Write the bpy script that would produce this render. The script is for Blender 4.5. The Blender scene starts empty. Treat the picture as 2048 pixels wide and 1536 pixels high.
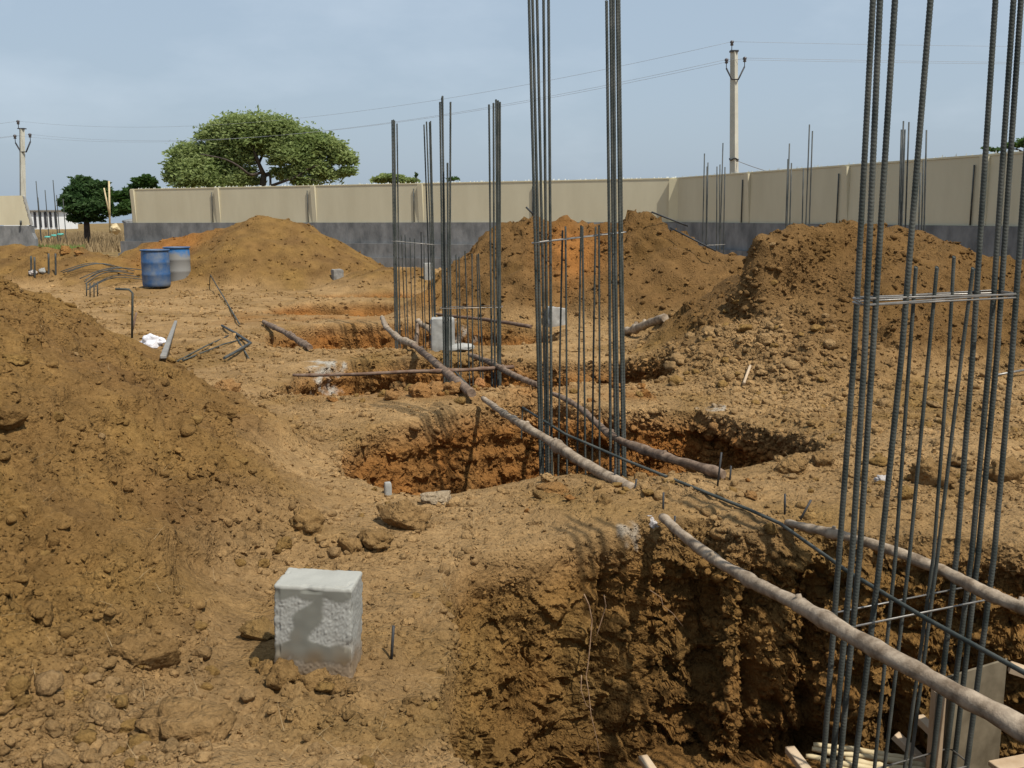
import bpy, math, random
import numpy as np
from mathutils import Vector, Matrix

random.seed(7)
RNG = np.random.default_rng(11)
scene = bpy.context.scene
COL = scene.collection

# ------------------------------------------------------------------ camera
EYE = 1.6
FPX = 2000.0                      # focal length in photograph pixels (2048 wide)
PITCH = math.radians(9.65)
cam_data = bpy.data.cameras.new('camera')
cam_data.sensor_width = 36.0
cam_data.lens = 36.0 * FPX / 2048.0
cam_data.clip_start = 0.05
cam_data.clip_end = 3000.0
cam = bpy.data.objects.new('camera', cam_data)
COL.objects.link(cam)
CAM_ROT = Matrix.Rotation(math.radians(90) - PITCH, 3, 'X') @ Matrix.Rotation(math.radians(-0.3), 3, 'Z')
cam.matrix_world = Matrix.Translation((0, 0, EYE)) @ CAM_ROT.to_4x4()
scene.camera = cam

# ------------------------------------------------------------------ light
LDIR = Vector((-0.90, 0.90, -2.1)).normalized()       # the way sunlight travels
SUN_EL = math.asin(-LDIR.z)
SUN_AZ = math.atan2(-LDIR.x, -LDIR.y)                # clockwise from +Y
world = bpy.data.worlds.new('World')
scene.world = world
world.use_nodes = True
wn, wl = world.node_tree.nodes, world.node_tree.links
wn.clear()
w_out = wn.new('ShaderNodeOutputWorld')
w_bg = wn.new('ShaderNodeBackground')
w_sky = wn.new('ShaderNodeTexSky')
w_sky.sky_type = 'NISHITA'
w_sky.sun_disc = False
w_sky.sun_elevation = SUN_EL
w_sky.sun_rotation = SUN_AZ
w_sky.altitude = 400
w_sky.air_density = 1.2
w_sky.dust_density = 4.0
w_sky.ozone_density = 1.5
w_bg.inputs['Strength'].default_value = 0.103
# thin high cloud: real structure of the sky, soft pale patches over the blue
w_tc = wn.new('ShaderNodeTexCoord')
w_map = wn.new('ShaderNodeMapping')
w_map.inputs['Scale'].default_value = (2.2, 2.2, 5.5)
w_map.inputs['Location'].default_value = (1.9, 3.0, 0.2)
w_noise = wn.new('ShaderNodeTexNoise')
w_noise.inputs['Scale'].default_value = 1.6
w_noise.inputs['Detail'].default_value = 6.0
w_noise.inputs['Roughness'].default_value = 0.55
w_ramp = wn.new('ShaderNodeValToRGB')
w_ramp.color_ramp.elements[0].position = 0.52
w_ramp.color_ramp.elements[0].color = (0, 0, 0, 1)
w_ramp.color_ramp.elements[1].position = 0.80
w_ramp.color_ramp.elements[1].color = (0.24, 0.24, 0.24, 1)
w_haze = wn.new('ShaderNodeMix'); w_haze.data_type = 'RGBA'
w_haze.inputs[0].default_value = 0.68
w_haze.inputs[7].default_value = (4.75, 5.9, 7.2, 1)     # even veil of humid air
w_mix = wn.new('ShaderNodeMix'); w_mix.data_type = 'RGBA'
w_mix.inputs[7].default_value = (8.4, 9.3, 10.3, 1)
wl.new(w_tc.outputs['Generated'], w_map.inputs['Vector'])
wl.new(w_map.outputs['Vector'], w_noise.inputs['Vector'])
wl.new(w_noise.outputs['Fac'], w_ramp.inputs['Fac'])
wl.new(w_sky.outputs['Color'], w_haze.inputs[6])
wl.new(w_haze.outputs[2], w_mix.inputs[6])
wl.new(w_ramp.outputs['Color'], w_mix.inputs[0])
wl.new(w_mix.outputs[2], w_bg.inputs['Color'])
wl.new(w_bg.outputs['Background'], w_out.inputs['Surface'])

sun_data = bpy.data.lights.new('sun', 'SUN')
sun_data.energy = 4.9
sun_data.angle = math.radians(0.75)
sun_data.color = (1.0, 0.95, 0.86)
sun = bpy.data.objects.new('sun', sun_data)
sun.rotation_euler = LDIR.to_track_quat('-Z', 'Y').to_euler()
sun.location = (20, -25, 50)
COL.objects.link(sun)

scene.view_settings.view_transform = 'Standard'
scene.view_settings.look = 'None'
scene.view_settings.exposure = 0.0
scene.view_settings.gamma = 1.0
scene.view_settings.use_curve_mapping = False
scene.render.engine = 'CYCLES'
scene.cycles.max_bounces = 6

# ------------------------------------------------------------------ pixel helpers (measurements from the photograph)
CR = np.array(CAM_ROT)
def ray(x, y):
    d = CR @ np.array([(x - 1024.0) / FPX, (768.0 - y) / FPX, -1.0])
    return d
def pz(x, y, z=0.0):
    d = ray(x, y); s = (z - EYE) / d[2]
    return Vector((d[0] * s, d[1] * s, z))
def pY(x, y, Y):
    d = ray(x, y); s = Y / d[1]
    return Vector((d[0] * s, Y, EYE + d[2] * s))
def to_px(P):
    q = (P - np.array([0, 0, EYE])) @ CR
    w = np.maximum(-q[:, 2], 1e-3)
    return 1024 + FPX * q[:, 0] / w, 768 - FPX * q[:, 1] / w, -q[:, 2]

# ------------------------------------------------------------------ numpy noise
_perm = RNG.permutation(256).astype(np.int32)
PERM = np.concatenate([_perm, _perm, _perm])
_g = RNG.normal(size=(256, 3)); GRAD = (_g / np.linalg.norm(_g, axis=1)[:, None]).astype(np.float32)
def perlin(p):
    p = np.asarray(p, dtype=np.float32)
    i = np.floor(p).astype(np.int32); f = p - i
    i &= 255
    u = f * f * f * (f * (f * 6 - 15) + 10)
    res = None
    out = []
    for dx in (0, 1):
        a = PERM[i[:, 0] + dx]
        for dy in (0, 1):
            b = PERM[a + i[:, 1] + dy]
            for dz in (0, 1):
                h = PERM[b + i[:, 2] + dz]
                g = GRAD[h]
                out.append(g[:, 0] * (f[:, 0] - dx) + g[:, 1] * (f[:, 1] - dy) + g[:, 2] * (f[:, 2] - dz))
    x00 = out[0] + u[:, 2] * (out[1] - out[0]); x01 = out[2] + u[:, 2] * (out[3] - out[2])
    x10 = out[4] + u[:, 2] * (out[5] - out[4]); x11 = out[6] + u[:, 2] * (out[7] - out[6])
    y0 = x00 + u[:, 1] * (x01 - x00); y1 = x10 + u[:, 1] * (x11 - x10)
    return (y0 + u[:, 0] * (y1 - y0)) * 1.5
def noise2(x, y, lam, seed=0.0):
    return perlin(np.stack([x / lam + seed, y / lam - seed * 1.7, np.full_like(x, seed * 0.37)], 1))
def sstep(a, b, x):
    t = np.clip((x - a) / (b - a), 0, 1)
    return t * t * (3 - 2 * t)

# ------------------------------------------------------------------ terrain description
PITS = [  # polygon (x, y), depth, wall width
    dict(poly=[(-0.05, 2.30), (-0.20, 3.10), (-0.30, 3.65), (-0.34, 4.10), (-0.22, 4.58), (0.22, 4.88), (0.60, 4.93), (0.70, 5.02), (1.02, 5.04), (1.10, 4.84), (1.45, 4.95), (1.6, 4.98),
               (1.75, 4.86), (2.5, 4.72), (3.3, 4.6), (3.5, 3.5), (3.3, 2.1), (1.5, 1.75), (0.3, 1.8)], depth=1.17, w=0.13, warp=0.09),
    dict(poly=[(-1.33, 7.15), (-1.18, 7.75), (-0.71, 8.05), (-0.28, 8.55), (0.37, 8.85), (0.96, 8.45), (1.6, 8.45), (1.88, 7.95), (2.12, 7.2), (2.2, 6.7),
               (1.32, 6.12), (0.73, 6.08), (0.17, 6.05), (-0.36, 5.72), (-0.71, 5.78), (-1.04, 6.15)], depth=1.15, w=0.24, warp=0.10),
    dict(poly=[(-2.25, 9.3), (-2.3, 10.7), (-1.75, 11.45), (-0.9, 11.5), (0.2, 11.4), (1.25, 11.3), (1.65, 10.6), (1.6, 9.75), (0.5, 9.45), (-0.1, 9.4),
               (-0.75, 9.25), (-1.4, 9.05)], depth=1.1, w=0.22, warp=0.10),
    dict(poly=[(-3.2, 12.5), (-3.45, 14.0), (-3.0, 15.3), (-2.0, 15.4), (-1.0, 15.3), (0.4, 14.7), (0.75, 13.6), (0.45, 12.6), (-1.0, 12.35), (-2.0, 12.3)],
         depth=1.05, w=0.4, warp=0.14),
    dict(poly=[(-4.4, 16.9), (-4.3, 18.4), (-2.8, 18.9), (-1.0, 18.6), (-0.6, 17.4), (-1.6, 16.6), (-3.2, 16.5)], depth=0.8, w=0.45, warp=0.15),
    dict(poly=[(-4.6, 19.9), (-4.4, 21.0), (-2.4, 21.3), (-0.9, 21.0), (-0.9, 20.0), (-2.8, 19.6)], depth=0.6, w=0.45, warp=0.15),
]
HEAPS = [  # ridge points (x, y, h), slope
    dict(name='left', ridge=[(-3.75, 0.5, 1.25), (-3.45, 3.0, 1.40), (-3.27, 5.0, 1.40), (-3.25, 6.2, 1.22), (-3.40, 7.1, 0.90)], slope=0.66),
    dict(name='middle', ridge=[(-9.2, 25.6, 0.95), (-7.6, 25.2, 1.2), (-6.2, 25, 1.62), (-5.5, 25, 1.52)], slope=0.56),
    dict(name='far_left', ridge=[(-17, 26.5, 0.7), (-13, 26.3, 0.85), (-11.3, 26, 0.75), (-10.4, 25.6, 0.65)], slope=0.5),
    dict(name='right_far', ridge=[(-0.05, 17.3, 1.36), (0.4, 17.2, 1.46), (1.3, 17.0, 1.42), (2.4, 16.6, 1.48), (2.9, 16.5, 1.2), (3.5, 16.2, 0.95)], slope=0.66),
    dict(name='right_near', ridge=[(2.7, 11.5, 0.62), (3.3, 11.8, 1.0), (4.0, 12, 1.43), (4.7, 12, 1.40), (5.6, 12, 1.08), (7.2, 12, 0.88), (9.5, 12.5, 0.7)], slope=0.60),
    dict(name='right_cap', ridge=[(2.82, 11.30, 1.30), (3.2, 11.42, 1.40), (3.9, 11.7, 1.47)], slope=2.8),
    dict(name='crumbs', ridge=[(2.35, 10.4, 0.42), (2.9, 10.2, 0.5)], slope=0.36),
    dict(name='sand', ridge=[(-2.9, 22.6, 0.42), (-2.1, 22.6, 0.36)], slope=0.3),
    dict(name='low_bank', ridge=[(-13.5, 24.6, 0.50), (-11.8, 24.3, 0.62), (-10.3, 24.4, 0.70), (-9.6, 24.6, 0.62)], slope=0.45),
]
def sd_poly(x, y, poly):
    d = np.full(x.shape, 1e9, dtype=np.float32); inside = np.zeros(x.shape, bool)
    n = len(poly)
    for k in range(n):
        ax, ay = poly[k]; bx, by = poly[(k + 1) % n]
        ex, ey = bx - ax, by - ay
        wx, wy = x - ax, y - ay
        t = np.clip((wx * ex + wy * ey) / (ex * ex + ey * ey), 0, 1)
        d = np.minimum(d, (wx - ex * t) ** 2 + (wy - ey * t) ** 2)
        c = ((ay <= y) & (by > y)) | ((by <= y) & (ay > y))
        den = np.where(abs(ey) < 1e-9, 1e-9, ey)
        inside ^= c & (x < ax + (y - ay) / den * ex)
    d = np.sqrt(d)
    return np.where(inside, -d, d)
def heap_h(x, y, hp):
    best = np.full(x.shape, -9.0, dtype=np.float32)
    r = hp['ridge']
    warp = 0.16 * noise2(x, y, 1.3, 3.1) + 0.08 * noise2(x, y, 0.5, 5.7)
    for k in range(len(r) - 1):
        ax, ay, ah = r[k]; bx, by, bh = r[k + 1]
        ex, ey = bx - ax, by - ay
        t = np.clip(((x - ax) * ex + (y - ay) * ey) / (ex * ex + ey * ey), 0, 1)
        d = np.sqrt((x - ax - ex * t) ** 2 + (y - ay - ey * t) ** 2 + 0.015) - 0.12
        best = np.maximum(best, ah + (bh - ah) * t - hp['slope'] * np.maximum(d + warp * np.clip(d * 2, 0, 1), 0))
    return best
def flat_h(x, y):
    near = np.exp(-(np.maximum(np.hypot(x, y) - 40, 0) / 10) ** 2)
    return (0.05 * noise2(x, y, 2.6, 9.3) + 0.025 * noise2(x, y, 0.9, 1.9)) * near
def terrain(x, y, full=False):
    x = np.asarray(x, dtype=np.float32); y = np.asarray(y, dtype=np.float32)
    base = flat_h(x, y)
    # low bank at the lower left of the block and the spoil strip between the pits
    base = base + 0.10 * np.exp(-(((x + 0.95) / 0.45) ** 2 + ((y - 2.45) / 0.35) ** 2))
    base = base + 0.06 * np.exp(-(((x + 0.9) / 0.5) ** 2 + ((y - 4.75) / 0.35) ** 2))
    base = base + 0.10 * np.exp(-(((x - 2.9) / 0.9) ** 2 + ((y - 6.6) / 0.7) ** 2))
    heap = np.zeros_like(base); hid = np.full(x.shape, -1, dtype=np.int32)
    for k, hp in enumerate(HEAPS):
        r = np.array(hp['ridge']); m = r[:, 2].max() / hp['slope'] + 1.2
        sel = (x > r[:, 0].min() - m) & (x < r[:, 0].max() + m) & (y > r[:, 1].min() - m) & (y < r[:, 1].max() + m)
        if not sel.any(): continue
        h = np.full(x.shape, -9.0, dtype=np.float32); h[sel] = heap_h(x[sel], y[sel], hp)
        kk = 0.10   # soft foot
        h = np.where(h > -kk, np.where(h < kk, (h + kk) ** 2 / (4 * kk), h), 0)
        up = h > heap
        heap = np.where(up, h, heap)
        hid = np.where(up & (h > 0.10), k, hid)
    z = base + heap
    pit = np.zeros_like(base)
    for k, p in enumerate(PITS):
        P = np.array(p['poly']); m = 0.6
        sel = (x > P[:, 0].min() - m) & (x < P[:, 0].max() + m) & (y > P[:, 1].min() - m) & (y < P[:, 1].max() + m)
        if not sel.any(): continue
        xs, ys = x[sel], y[sel]
        d = sd_poly(xs, ys, p['poly']) + p['warp'] * noise2(xs, ys, 0.7, 2.2 + k) + 0.12 * p['warp'] * noise2(xs, ys, 0.22, 7.2 + k)
        w = p['w'] * (1.0 + 0.55 * noise2(xs, ys, 1.1, 4.4 + k))
        w = np.maximum(w, 0.08)
        if k == 0: w = w + 0.32 * sstep(0.75, 0.1, xs) * sstep(3.7, 4.3, ys)
        if k == 1: w = np.maximum(w * (1 - 0.5 * sstep(0.9, 1.5, xs)), 0.08) + 0.22 * sstep(-0.2, -1.1, xs)
        t = -d / w
        lip = 0.10 * sstep(-0.35, 0.0, t * w) * 0.35
        s = np.clip(t, 0, 1); s = s - 0.03 * np.sin(s * 2 * np.pi * 1.5)
        # broken ledges part-way down
        led = 0.5 + 0.5 * noise2(xs, ys, 0.55, 6.6 + k)
        s = np.clip(s * (0.85 + 0.3 * led), 0, 1) if k else s
        if k == 1: s = s + 0.10 * np.sin(np.clip(s, 0, 1) * 2 * np.pi) * sstep(-0.2, 0.4, noise2(xs, ys, 0.8, 15.0))
        dep = p['depth'] * s + lip
        z[sel] = z[sel] - dep
        pit[sel] = np.maximum(pit[sel], s)
    if full: return z, pit, hid, heap
    return z
def terr1(x, y):
    return float(terrain(np.array([x]), np.array([y]))[0])
def pg(x, y, smax=60.0):
    """where the sight line of photograph pixel (x, y) meets the terrain"""
    d = ray(x, y); s = np.concatenate([np.arange(1.5, 14, 0.01), np.arange(14, smax, 0.03)])
    X, Y, Z = d[0] * s, d[1] * s, EYE + d[2] * s
    below = Z < terrain(X, Y)
    k = int(np.argmax(below)) if below.any() else len(s) - 1
    return Vector((X[k], Y[k], Z[k]))

# ------------------------------------------------------------------ adaptive terrain mesh
TOL = 0.0045
MINE = 0.0110
def build_terrain():
    gx = np.concatenate([np.arange(-90, -20, 5.0), np.arange(-20, 20, 1.0), np.arange(20, 91, 5.0)])
    gy = np.concatenate([np.arange(-6, 40, 1.0), np.arange(40, 260, 6.0)])
    X, Y = np.meshgrid(gx, gy)
    nx, ny = len(gx), len(gy)
    X = X.ravel().astype(np.float32); Y = Y.ravel().astype(np.float32)
    i = (np.arange(ny - 1)[:, None] * nx + np.arange(nx - 1)[None, :]).ravel()
    T = np.concatenate([np.stack([i, i + 1, i + nx + 1], 1), np.stack([i, i + nx + 1, i + nx], 1)])
    Z = terrain(X, Y)
    for it in range(12):
        V = np.stack([X, Y, Z], 1)
        E = np.concatenate([T[:, [0, 1]], T[:, [1, 2]], T[:, [2, 0]]])
        E.sort(axis=1)
        key = E[:, 0].astype(np.int64) * len(X) + E[:, 1]
        uk, inv = np.unique(key, return_inverse=True)
        a, b = (uk // len(X)).astype(np.int64), (uk % len(X)).astype(np.int64)
        mid = 0.5 * (V[a] + V[b]); L = np.linalg.norm(V[a] - V[b], axis=1)
        dist = np.linalg.norm(mid - np.array([0, 0, EYE]), axis=1)
        px, py, w = to_px(mid)
        inside = (px > -120) & (px < 2170) & (py > 380) & (py < 1640) & (w > 0.3)
        thr = np.maximum(TOL * dist, MINE) * np.where(inside, 1.0, 6.0)
        thr = thr * np.where(dist > 40, 2.5, np.where(dist > 13, 1.3, 1.0))
        thr = np.where((mid[:, 2] < -0.06) & (mid[:, 1] < 5.3) & (mid[:, 1] > 4.0) & inside, thr * 0.72, thr)
        thr = np.where((mid[:, 2] < -0.06) & (mid[:, 1] < 9) & (mid[:, 1] > 7) & inside, thr * 0.8, thr)
        tn = np.cross(V[T[:, 1]] - V[T[:, 0]], V[T[:, 2]] - V[T[:, 0]]); vw = V[T[:, 0]] - np.array([0, 0, EYE], dtype=np.float32)
        front = (np.einsum('ij,ij->i', tn, vw) < 0.12 * np.linalg.norm(tn, axis=1) * np.linalg.norm(vw, axis=1)).astype(float)
        fe = np.bincount(inv, weights=np.concatenate([front, front, front]), minlength=len(uk)) > 0
        thr = np.where(fe | (it < 3), thr, thr * 3.5)
        mark = L > thr
        if not mark.any(): break
        mi = np.full(len(uk), -1, dtype=np.int64)
        mi[mark] = len(X) + np.arange(mark.sum())
        nxv = 0.5 * (X[a[mark]] + X[b[mark]]); nyv = 0.5 * (Y[a[mark]] + Y[b[mark]])
        X = np.concatenate([X, nxv]); Y = np.concatenate([Y, nyv]); Z = np.concatenate([Z, terrain(nxv, nyv)])
        n = len(T); m = mi[inv]
        m0, m1, m2 = m[:n], m[n:2 * n], m[2 * n:]
        code = (m0 >= 0) * 1 + (m1 >= 0) * 2 + (m2 >= 0) * 4
        new = [T[code == 0]]
        def rot(sel, r):
            t = T[sel]; mm = np.stack([m0[sel], m1[sel], m2[sel]], 1)
            idx = [(r + q) % 3 for q in range(3)]
            return t[:, idx], mm[:, idx]
        for c, r in ((1, 0), (2, 1), (4, 2)):
            s = code == c
            if s.any():
                t, mm = rot(s, r)
                new += [np.stack([t[:, 0], mm[:, 0], t[:, 2]], 1), np.stack([mm[:, 0], t[:, 1], t[:, 2]], 1)]
        for c, r in ((3, 0), (6, 1), (5, 2)):
            s = code == c
            if s.any():
                t, mm = rot(s, r)
                new += [np.stack([mm[:, 0], t[:, 1], mm[:, 1]], 1), np.stack([t[:, 0], mm[:, 0], mm[:, 1]], 1), np.stack([t[:, 0], mm[:, 1], t[:, 2]], 1)]
        s = code == 7
        if s.any():
            t, mm = rot(s, 0)
            new += [np.stack([t[:, 0], mm[:, 0], mm[:, 2]], 1), np.stack([mm[:, 0], t[:, 1], mm[:, 1]], 1),
                    np.stack([mm[:, 2], mm[:, 1], t[:, 2]], 1), np.stack([mm[:, 0], mm[:, 1], mm[:, 2]], 1)]
        T = np.concatenate(new)
        if len(T) > 2600000: break
    print('terrain tris', len(T))
    V = np.stack([X, Y, Z], 1).astype(np.float32)
    return V, T
def vnormals(V, T):
    n = np.cross(V[T[:, 1]] - V[T[:, 0]], V[T[:, 2]] - V[T[:, 0]])
    N = np.zeros_like(V)
    for k in range(3):
        for c in range(3):
            N[:, c] += np.bincount(T[:, k], weights=n[:, c], minlength=len(V))
    l = np.linalg.norm(N, axis=1); l[l == 0] = 1
    return (N / l[:, None]).astype(np.float32)

TV, TT = build_terrain()
TN = vnormals(TV, TT)
TZ, TPIT, THID, THEAP = terrain(TV[:, 0], TV[:, 1], full=True)
T_DIST = np.linalg.norm(TV - np.array([0, 0, EYE], dtype=np.float32), axis=1)
STEEP = sstep(0.80, 0.45, TN[:, 2]) * sstep(0.02, 0.20, TPIT)
ROUGH = np.clip(0.45 + 0.9 * noise2(TV[:, 0], TV[:, 1], 1.1, 8.8), 0.08, 1.0)      # trodden smooth <-> lumpy
HEAPF = np.clip(THEAP / 0.25, 0, 1)
CLODDY = np.clip(0.30 + 1.0 * noise2(TV[:, 0], TV[:, 1], 0.55, 12.5) + 0.35 * HEAPF, 0.0, 1.0)
JIT = RNG.random((256, 3)).astype(np.float32); RND = (RNG.random(256) * 2 - 1).astype(np.float32); TLT = RNG.normal(size=(256, 3)).astype(np.float32)
def cells(p, dims=3):
    """nearest feature point: distance, random value of the cell, offset from its centre"""
    i = np.floor(p).astype(np.int32); f = (p - i).astype(np.float32)
    best = np.full(len(p), 9.0, dtype=np.float32); hh = np.zeros(len(p), dtype=np.int32); off = np.zeros((len(p), 3), dtype=np.float32)
    for dx in (-1, 0, 1):
        a = PERM[(i[:, 0] + dx) & 255]
        for dy in (-1, 0, 1):
            b = PERM[a + ((i[:, 1] + dy) & 255)]
            for dz in ((-1, 0, 1) if dims == 3 else (0,)):
                h = PERM[b + ((i[:, 2] + dz) & 255)]
                J = JIT[h]
                v = f - (J + np.array([dx, dy, dz], dtype=np.float32))
                if dims == 2: v[:, 2] = 0
                d2 = np.einsum('ij,ij->i', v, v)
                m = d2 < best
                best[m] = d2[m]; hh[m] = h[m]; off[m] = v[m]
    return np.sqrt(best), hh, off
def displace():
    V = TV; d = np.zeros(len(V), dtype=np.float32)
    thr = np.maximum(TOL * T_DIST, MINE) * np.where((TV[:, 2] < -0.06) & (TV[:, 1] < 9), 0.78, 1.0)
    def fade(lam): return sstep(1.4, 2.8, lam / thr)
    flat = 1 - STEEP
    ampF = flat * (0.40 + 0.75 * HEAPF)
    d += ampF * 0.075 * perlin(V / 0.62 + 3.3)
    d += ampF * (0.5 + 0.5 * ROUGH) * 0.045 * perlin(V / 0.27 + 13.1)
    W2 = V + 0.05 * np.stack([perlin(V / 0.16 + 1), perlin(V / 0.16 + 55), perlin(V / 0.16 + 99)], 1)
    # broken chunks on the heaps
    d += HEAPF * flat * (T_DIST < 20) * (0.050 * (np.abs(perlin(V / 0.30 + 61.0)) * 1.7 - 0.4) + 0.032 * (np.abs(perlin(V / 0.16 + 71.0)) * 1.7 - 0.4)) * np.clip(0.55 + 1.1 * perlin(V / 0.8 + 17.0), 0.1, 1.3)
    CH = 1.0 + 0.30 * ((THID == 4) | (THID == 5)) * sstep(0.55, 0.85, TV[:, 2]) + 0.9 * (THID == 3) * sstep(0.9, 1.3, TV[:, 2])
    sc0 = pg(300, 1010); CH = CH + 0.45 * np.exp(-(((TV[:, 0] - sc0.x) / 0.35) ** 2 + ((TV[:, 1] - sc0.y) / 0.5) ** 2))
    for lam, amp, sd in ((0.55, 0.15, 3.0), (0.27, 0.09, 8.0), (0.13, 0.045, 2.0)):
        q, h, off = cells(np.stack([W2[:, 0] / lam + sd, W2[:, 1] / lam, np.full(len(V), sd)], 1), 2)
        mask = np.maximum(sstep(0.0, 0.5, perlin(V / 1.5 + sd) + 0.15), sstep(1.3, 1.8, CH)) * HEAPF * flat * CH
        d += mask * amp * (np.maximum(0, RND[h]) * 0.55 * (np.sqrt(np.clip(1 - (q / 0.8) ** 2, 0, 1)) - 0.35) + 0.42 * np.einsum('ij,ij->i', off, TLT[h]))
    # rounded clods standing in loose soil
    for lam, amp, sd in ((0.15, 0.040, 21.0), (0.075, 0.024, 5.0), (0.040, 0.0135, 31.0)):
        q, h, off = cells(np.stack([W2[:, 0] / lam + sd, W2[:, 1] / lam, np.full(len(V), sd)], 1), 2)
        dome = np.sqrt(np.clip(1 - (q / (0.45 + 0.25 * RND[h])) ** 2, 0, 1))
        d += fade(lam * 0.8) * flat * np.clip(CLODDY * 1.3 - 0.12, 0.04, 1) * amp * dome * np.clip(0.55 + 0.6 * RND[(h + 17) & 255], 0, 1.2)
    for lam, amp, sd in ((0.12, 0.020, 55.1), (0.07, 0.016, 15.1), (0.040, 0.011, 31.3), (0.024, 0.007, 17.9)):
        n = perlin(V / lam + sd)
        d += fade(lam) * flat * (0.25 + 0.75 * CLODDY + 0.7 * HEAPF) * amp * (np.abs(n) * 1.6 - 0.35)
    # dug walls: blocky broken faces, pick grooves, ledges
    S = np.where(STEEP > 0.01)[0]; VS = V[S]; st = STEEP[S]; th = thr[S]
    VS2 = VS + 0.018 * np.stack([perlin(VS / 0.13 + 1), perlin(VS / 0.13 + 55), perlin(VS / 0.13 + 99)], 1)
    far_ = np.clip(1.12 - T_DIST[S] / 15, 0.35, 1.0)
    e = 0.05 * perlin(VS / 0.45 + 77.0) + 0.030 * np.clip(perlin(VS * np.array([0.5, 0.5, 1.6], dtype=np.float32) / 0.2 + 3.0) * 3, -1, 1)
    for (lx, lz, amp, tl, sd) in ((0.30, 0.30, 0.044, 0.040, 4.0), (0.14, 0.14, 0.030, 0.034, 9.0), (0.062, 0.050, 0.022, 0.022, 14.0), (0.030, 0.026, 0.010, 0.010, 24.0)):
        q, h, off = cells(VS2 / np.array([lx, lx, lz], dtype=np.float32) + sd, 3)
        e += sstep(1.2, 2.4, lx / th) * far_ * (amp * RND[h] * 1.0 + tl * np.einsum('ij,ij->i', off, TLT[h]))
    G = VS * np.array([1, 1, 0.16], dtype=np.float32)
    gm = sstep(-0.1, 0.35, perlin(VS / 0.6 + 31))
    e += gm * 0.046 * perlin(G / 0.13 + 41.0) * far_
    e += 0.016 * (np.abs(perlin(VS / 0.05 + 9.0)) * 1.6 - 0.4) * sstep(1.4, 2.8, 0.05 / th)
    e += 0.008 * perlin(VS / 0.022 + 19.0) * sstep(1.4, 2.8, 0.022 / th)
    # deep vertical niches left by the digging in the face of the near pit
    deep = sstep(-0.08, -0.45, VS[:, 2]) * (VS[:, 1] > 4.3) * (VS[:, 1] < 5.4)
    for cx, wdt, am in ((0.28, 0.035, 0.10), (0.47, 0.05, 0.16), (0.62, 0.03, 0.10), (1.22, 0.05, 0.14), (1.52, 0.06, 0.16), (1.95, 0.05, 0.12)):
        wob = 0.05 * perlin(np.stack([VS[:, 2] / 0.3 + cx * 9, np.full(len(VS), cx), np.zeros(len(VS))], 1))
        e -= deep * am * np.exp(-((VS[:, 0] - cx + wob) / wdt) ** 2)
    e = e * (1 - 0.55 * (VS[:, 0] < 0.45) * (VS[:, 1] < 5.3) * sstep(-0.75, -0.35, VS[:, 2]))
    d[S] += st * e
    d *= np.clip(1.3 - T_DIST / 60, 0.15, 1)
    return d
TD = displace()
PV = TV + TN * TD[:, None]
PN = vnormals(PV, TT)

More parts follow.
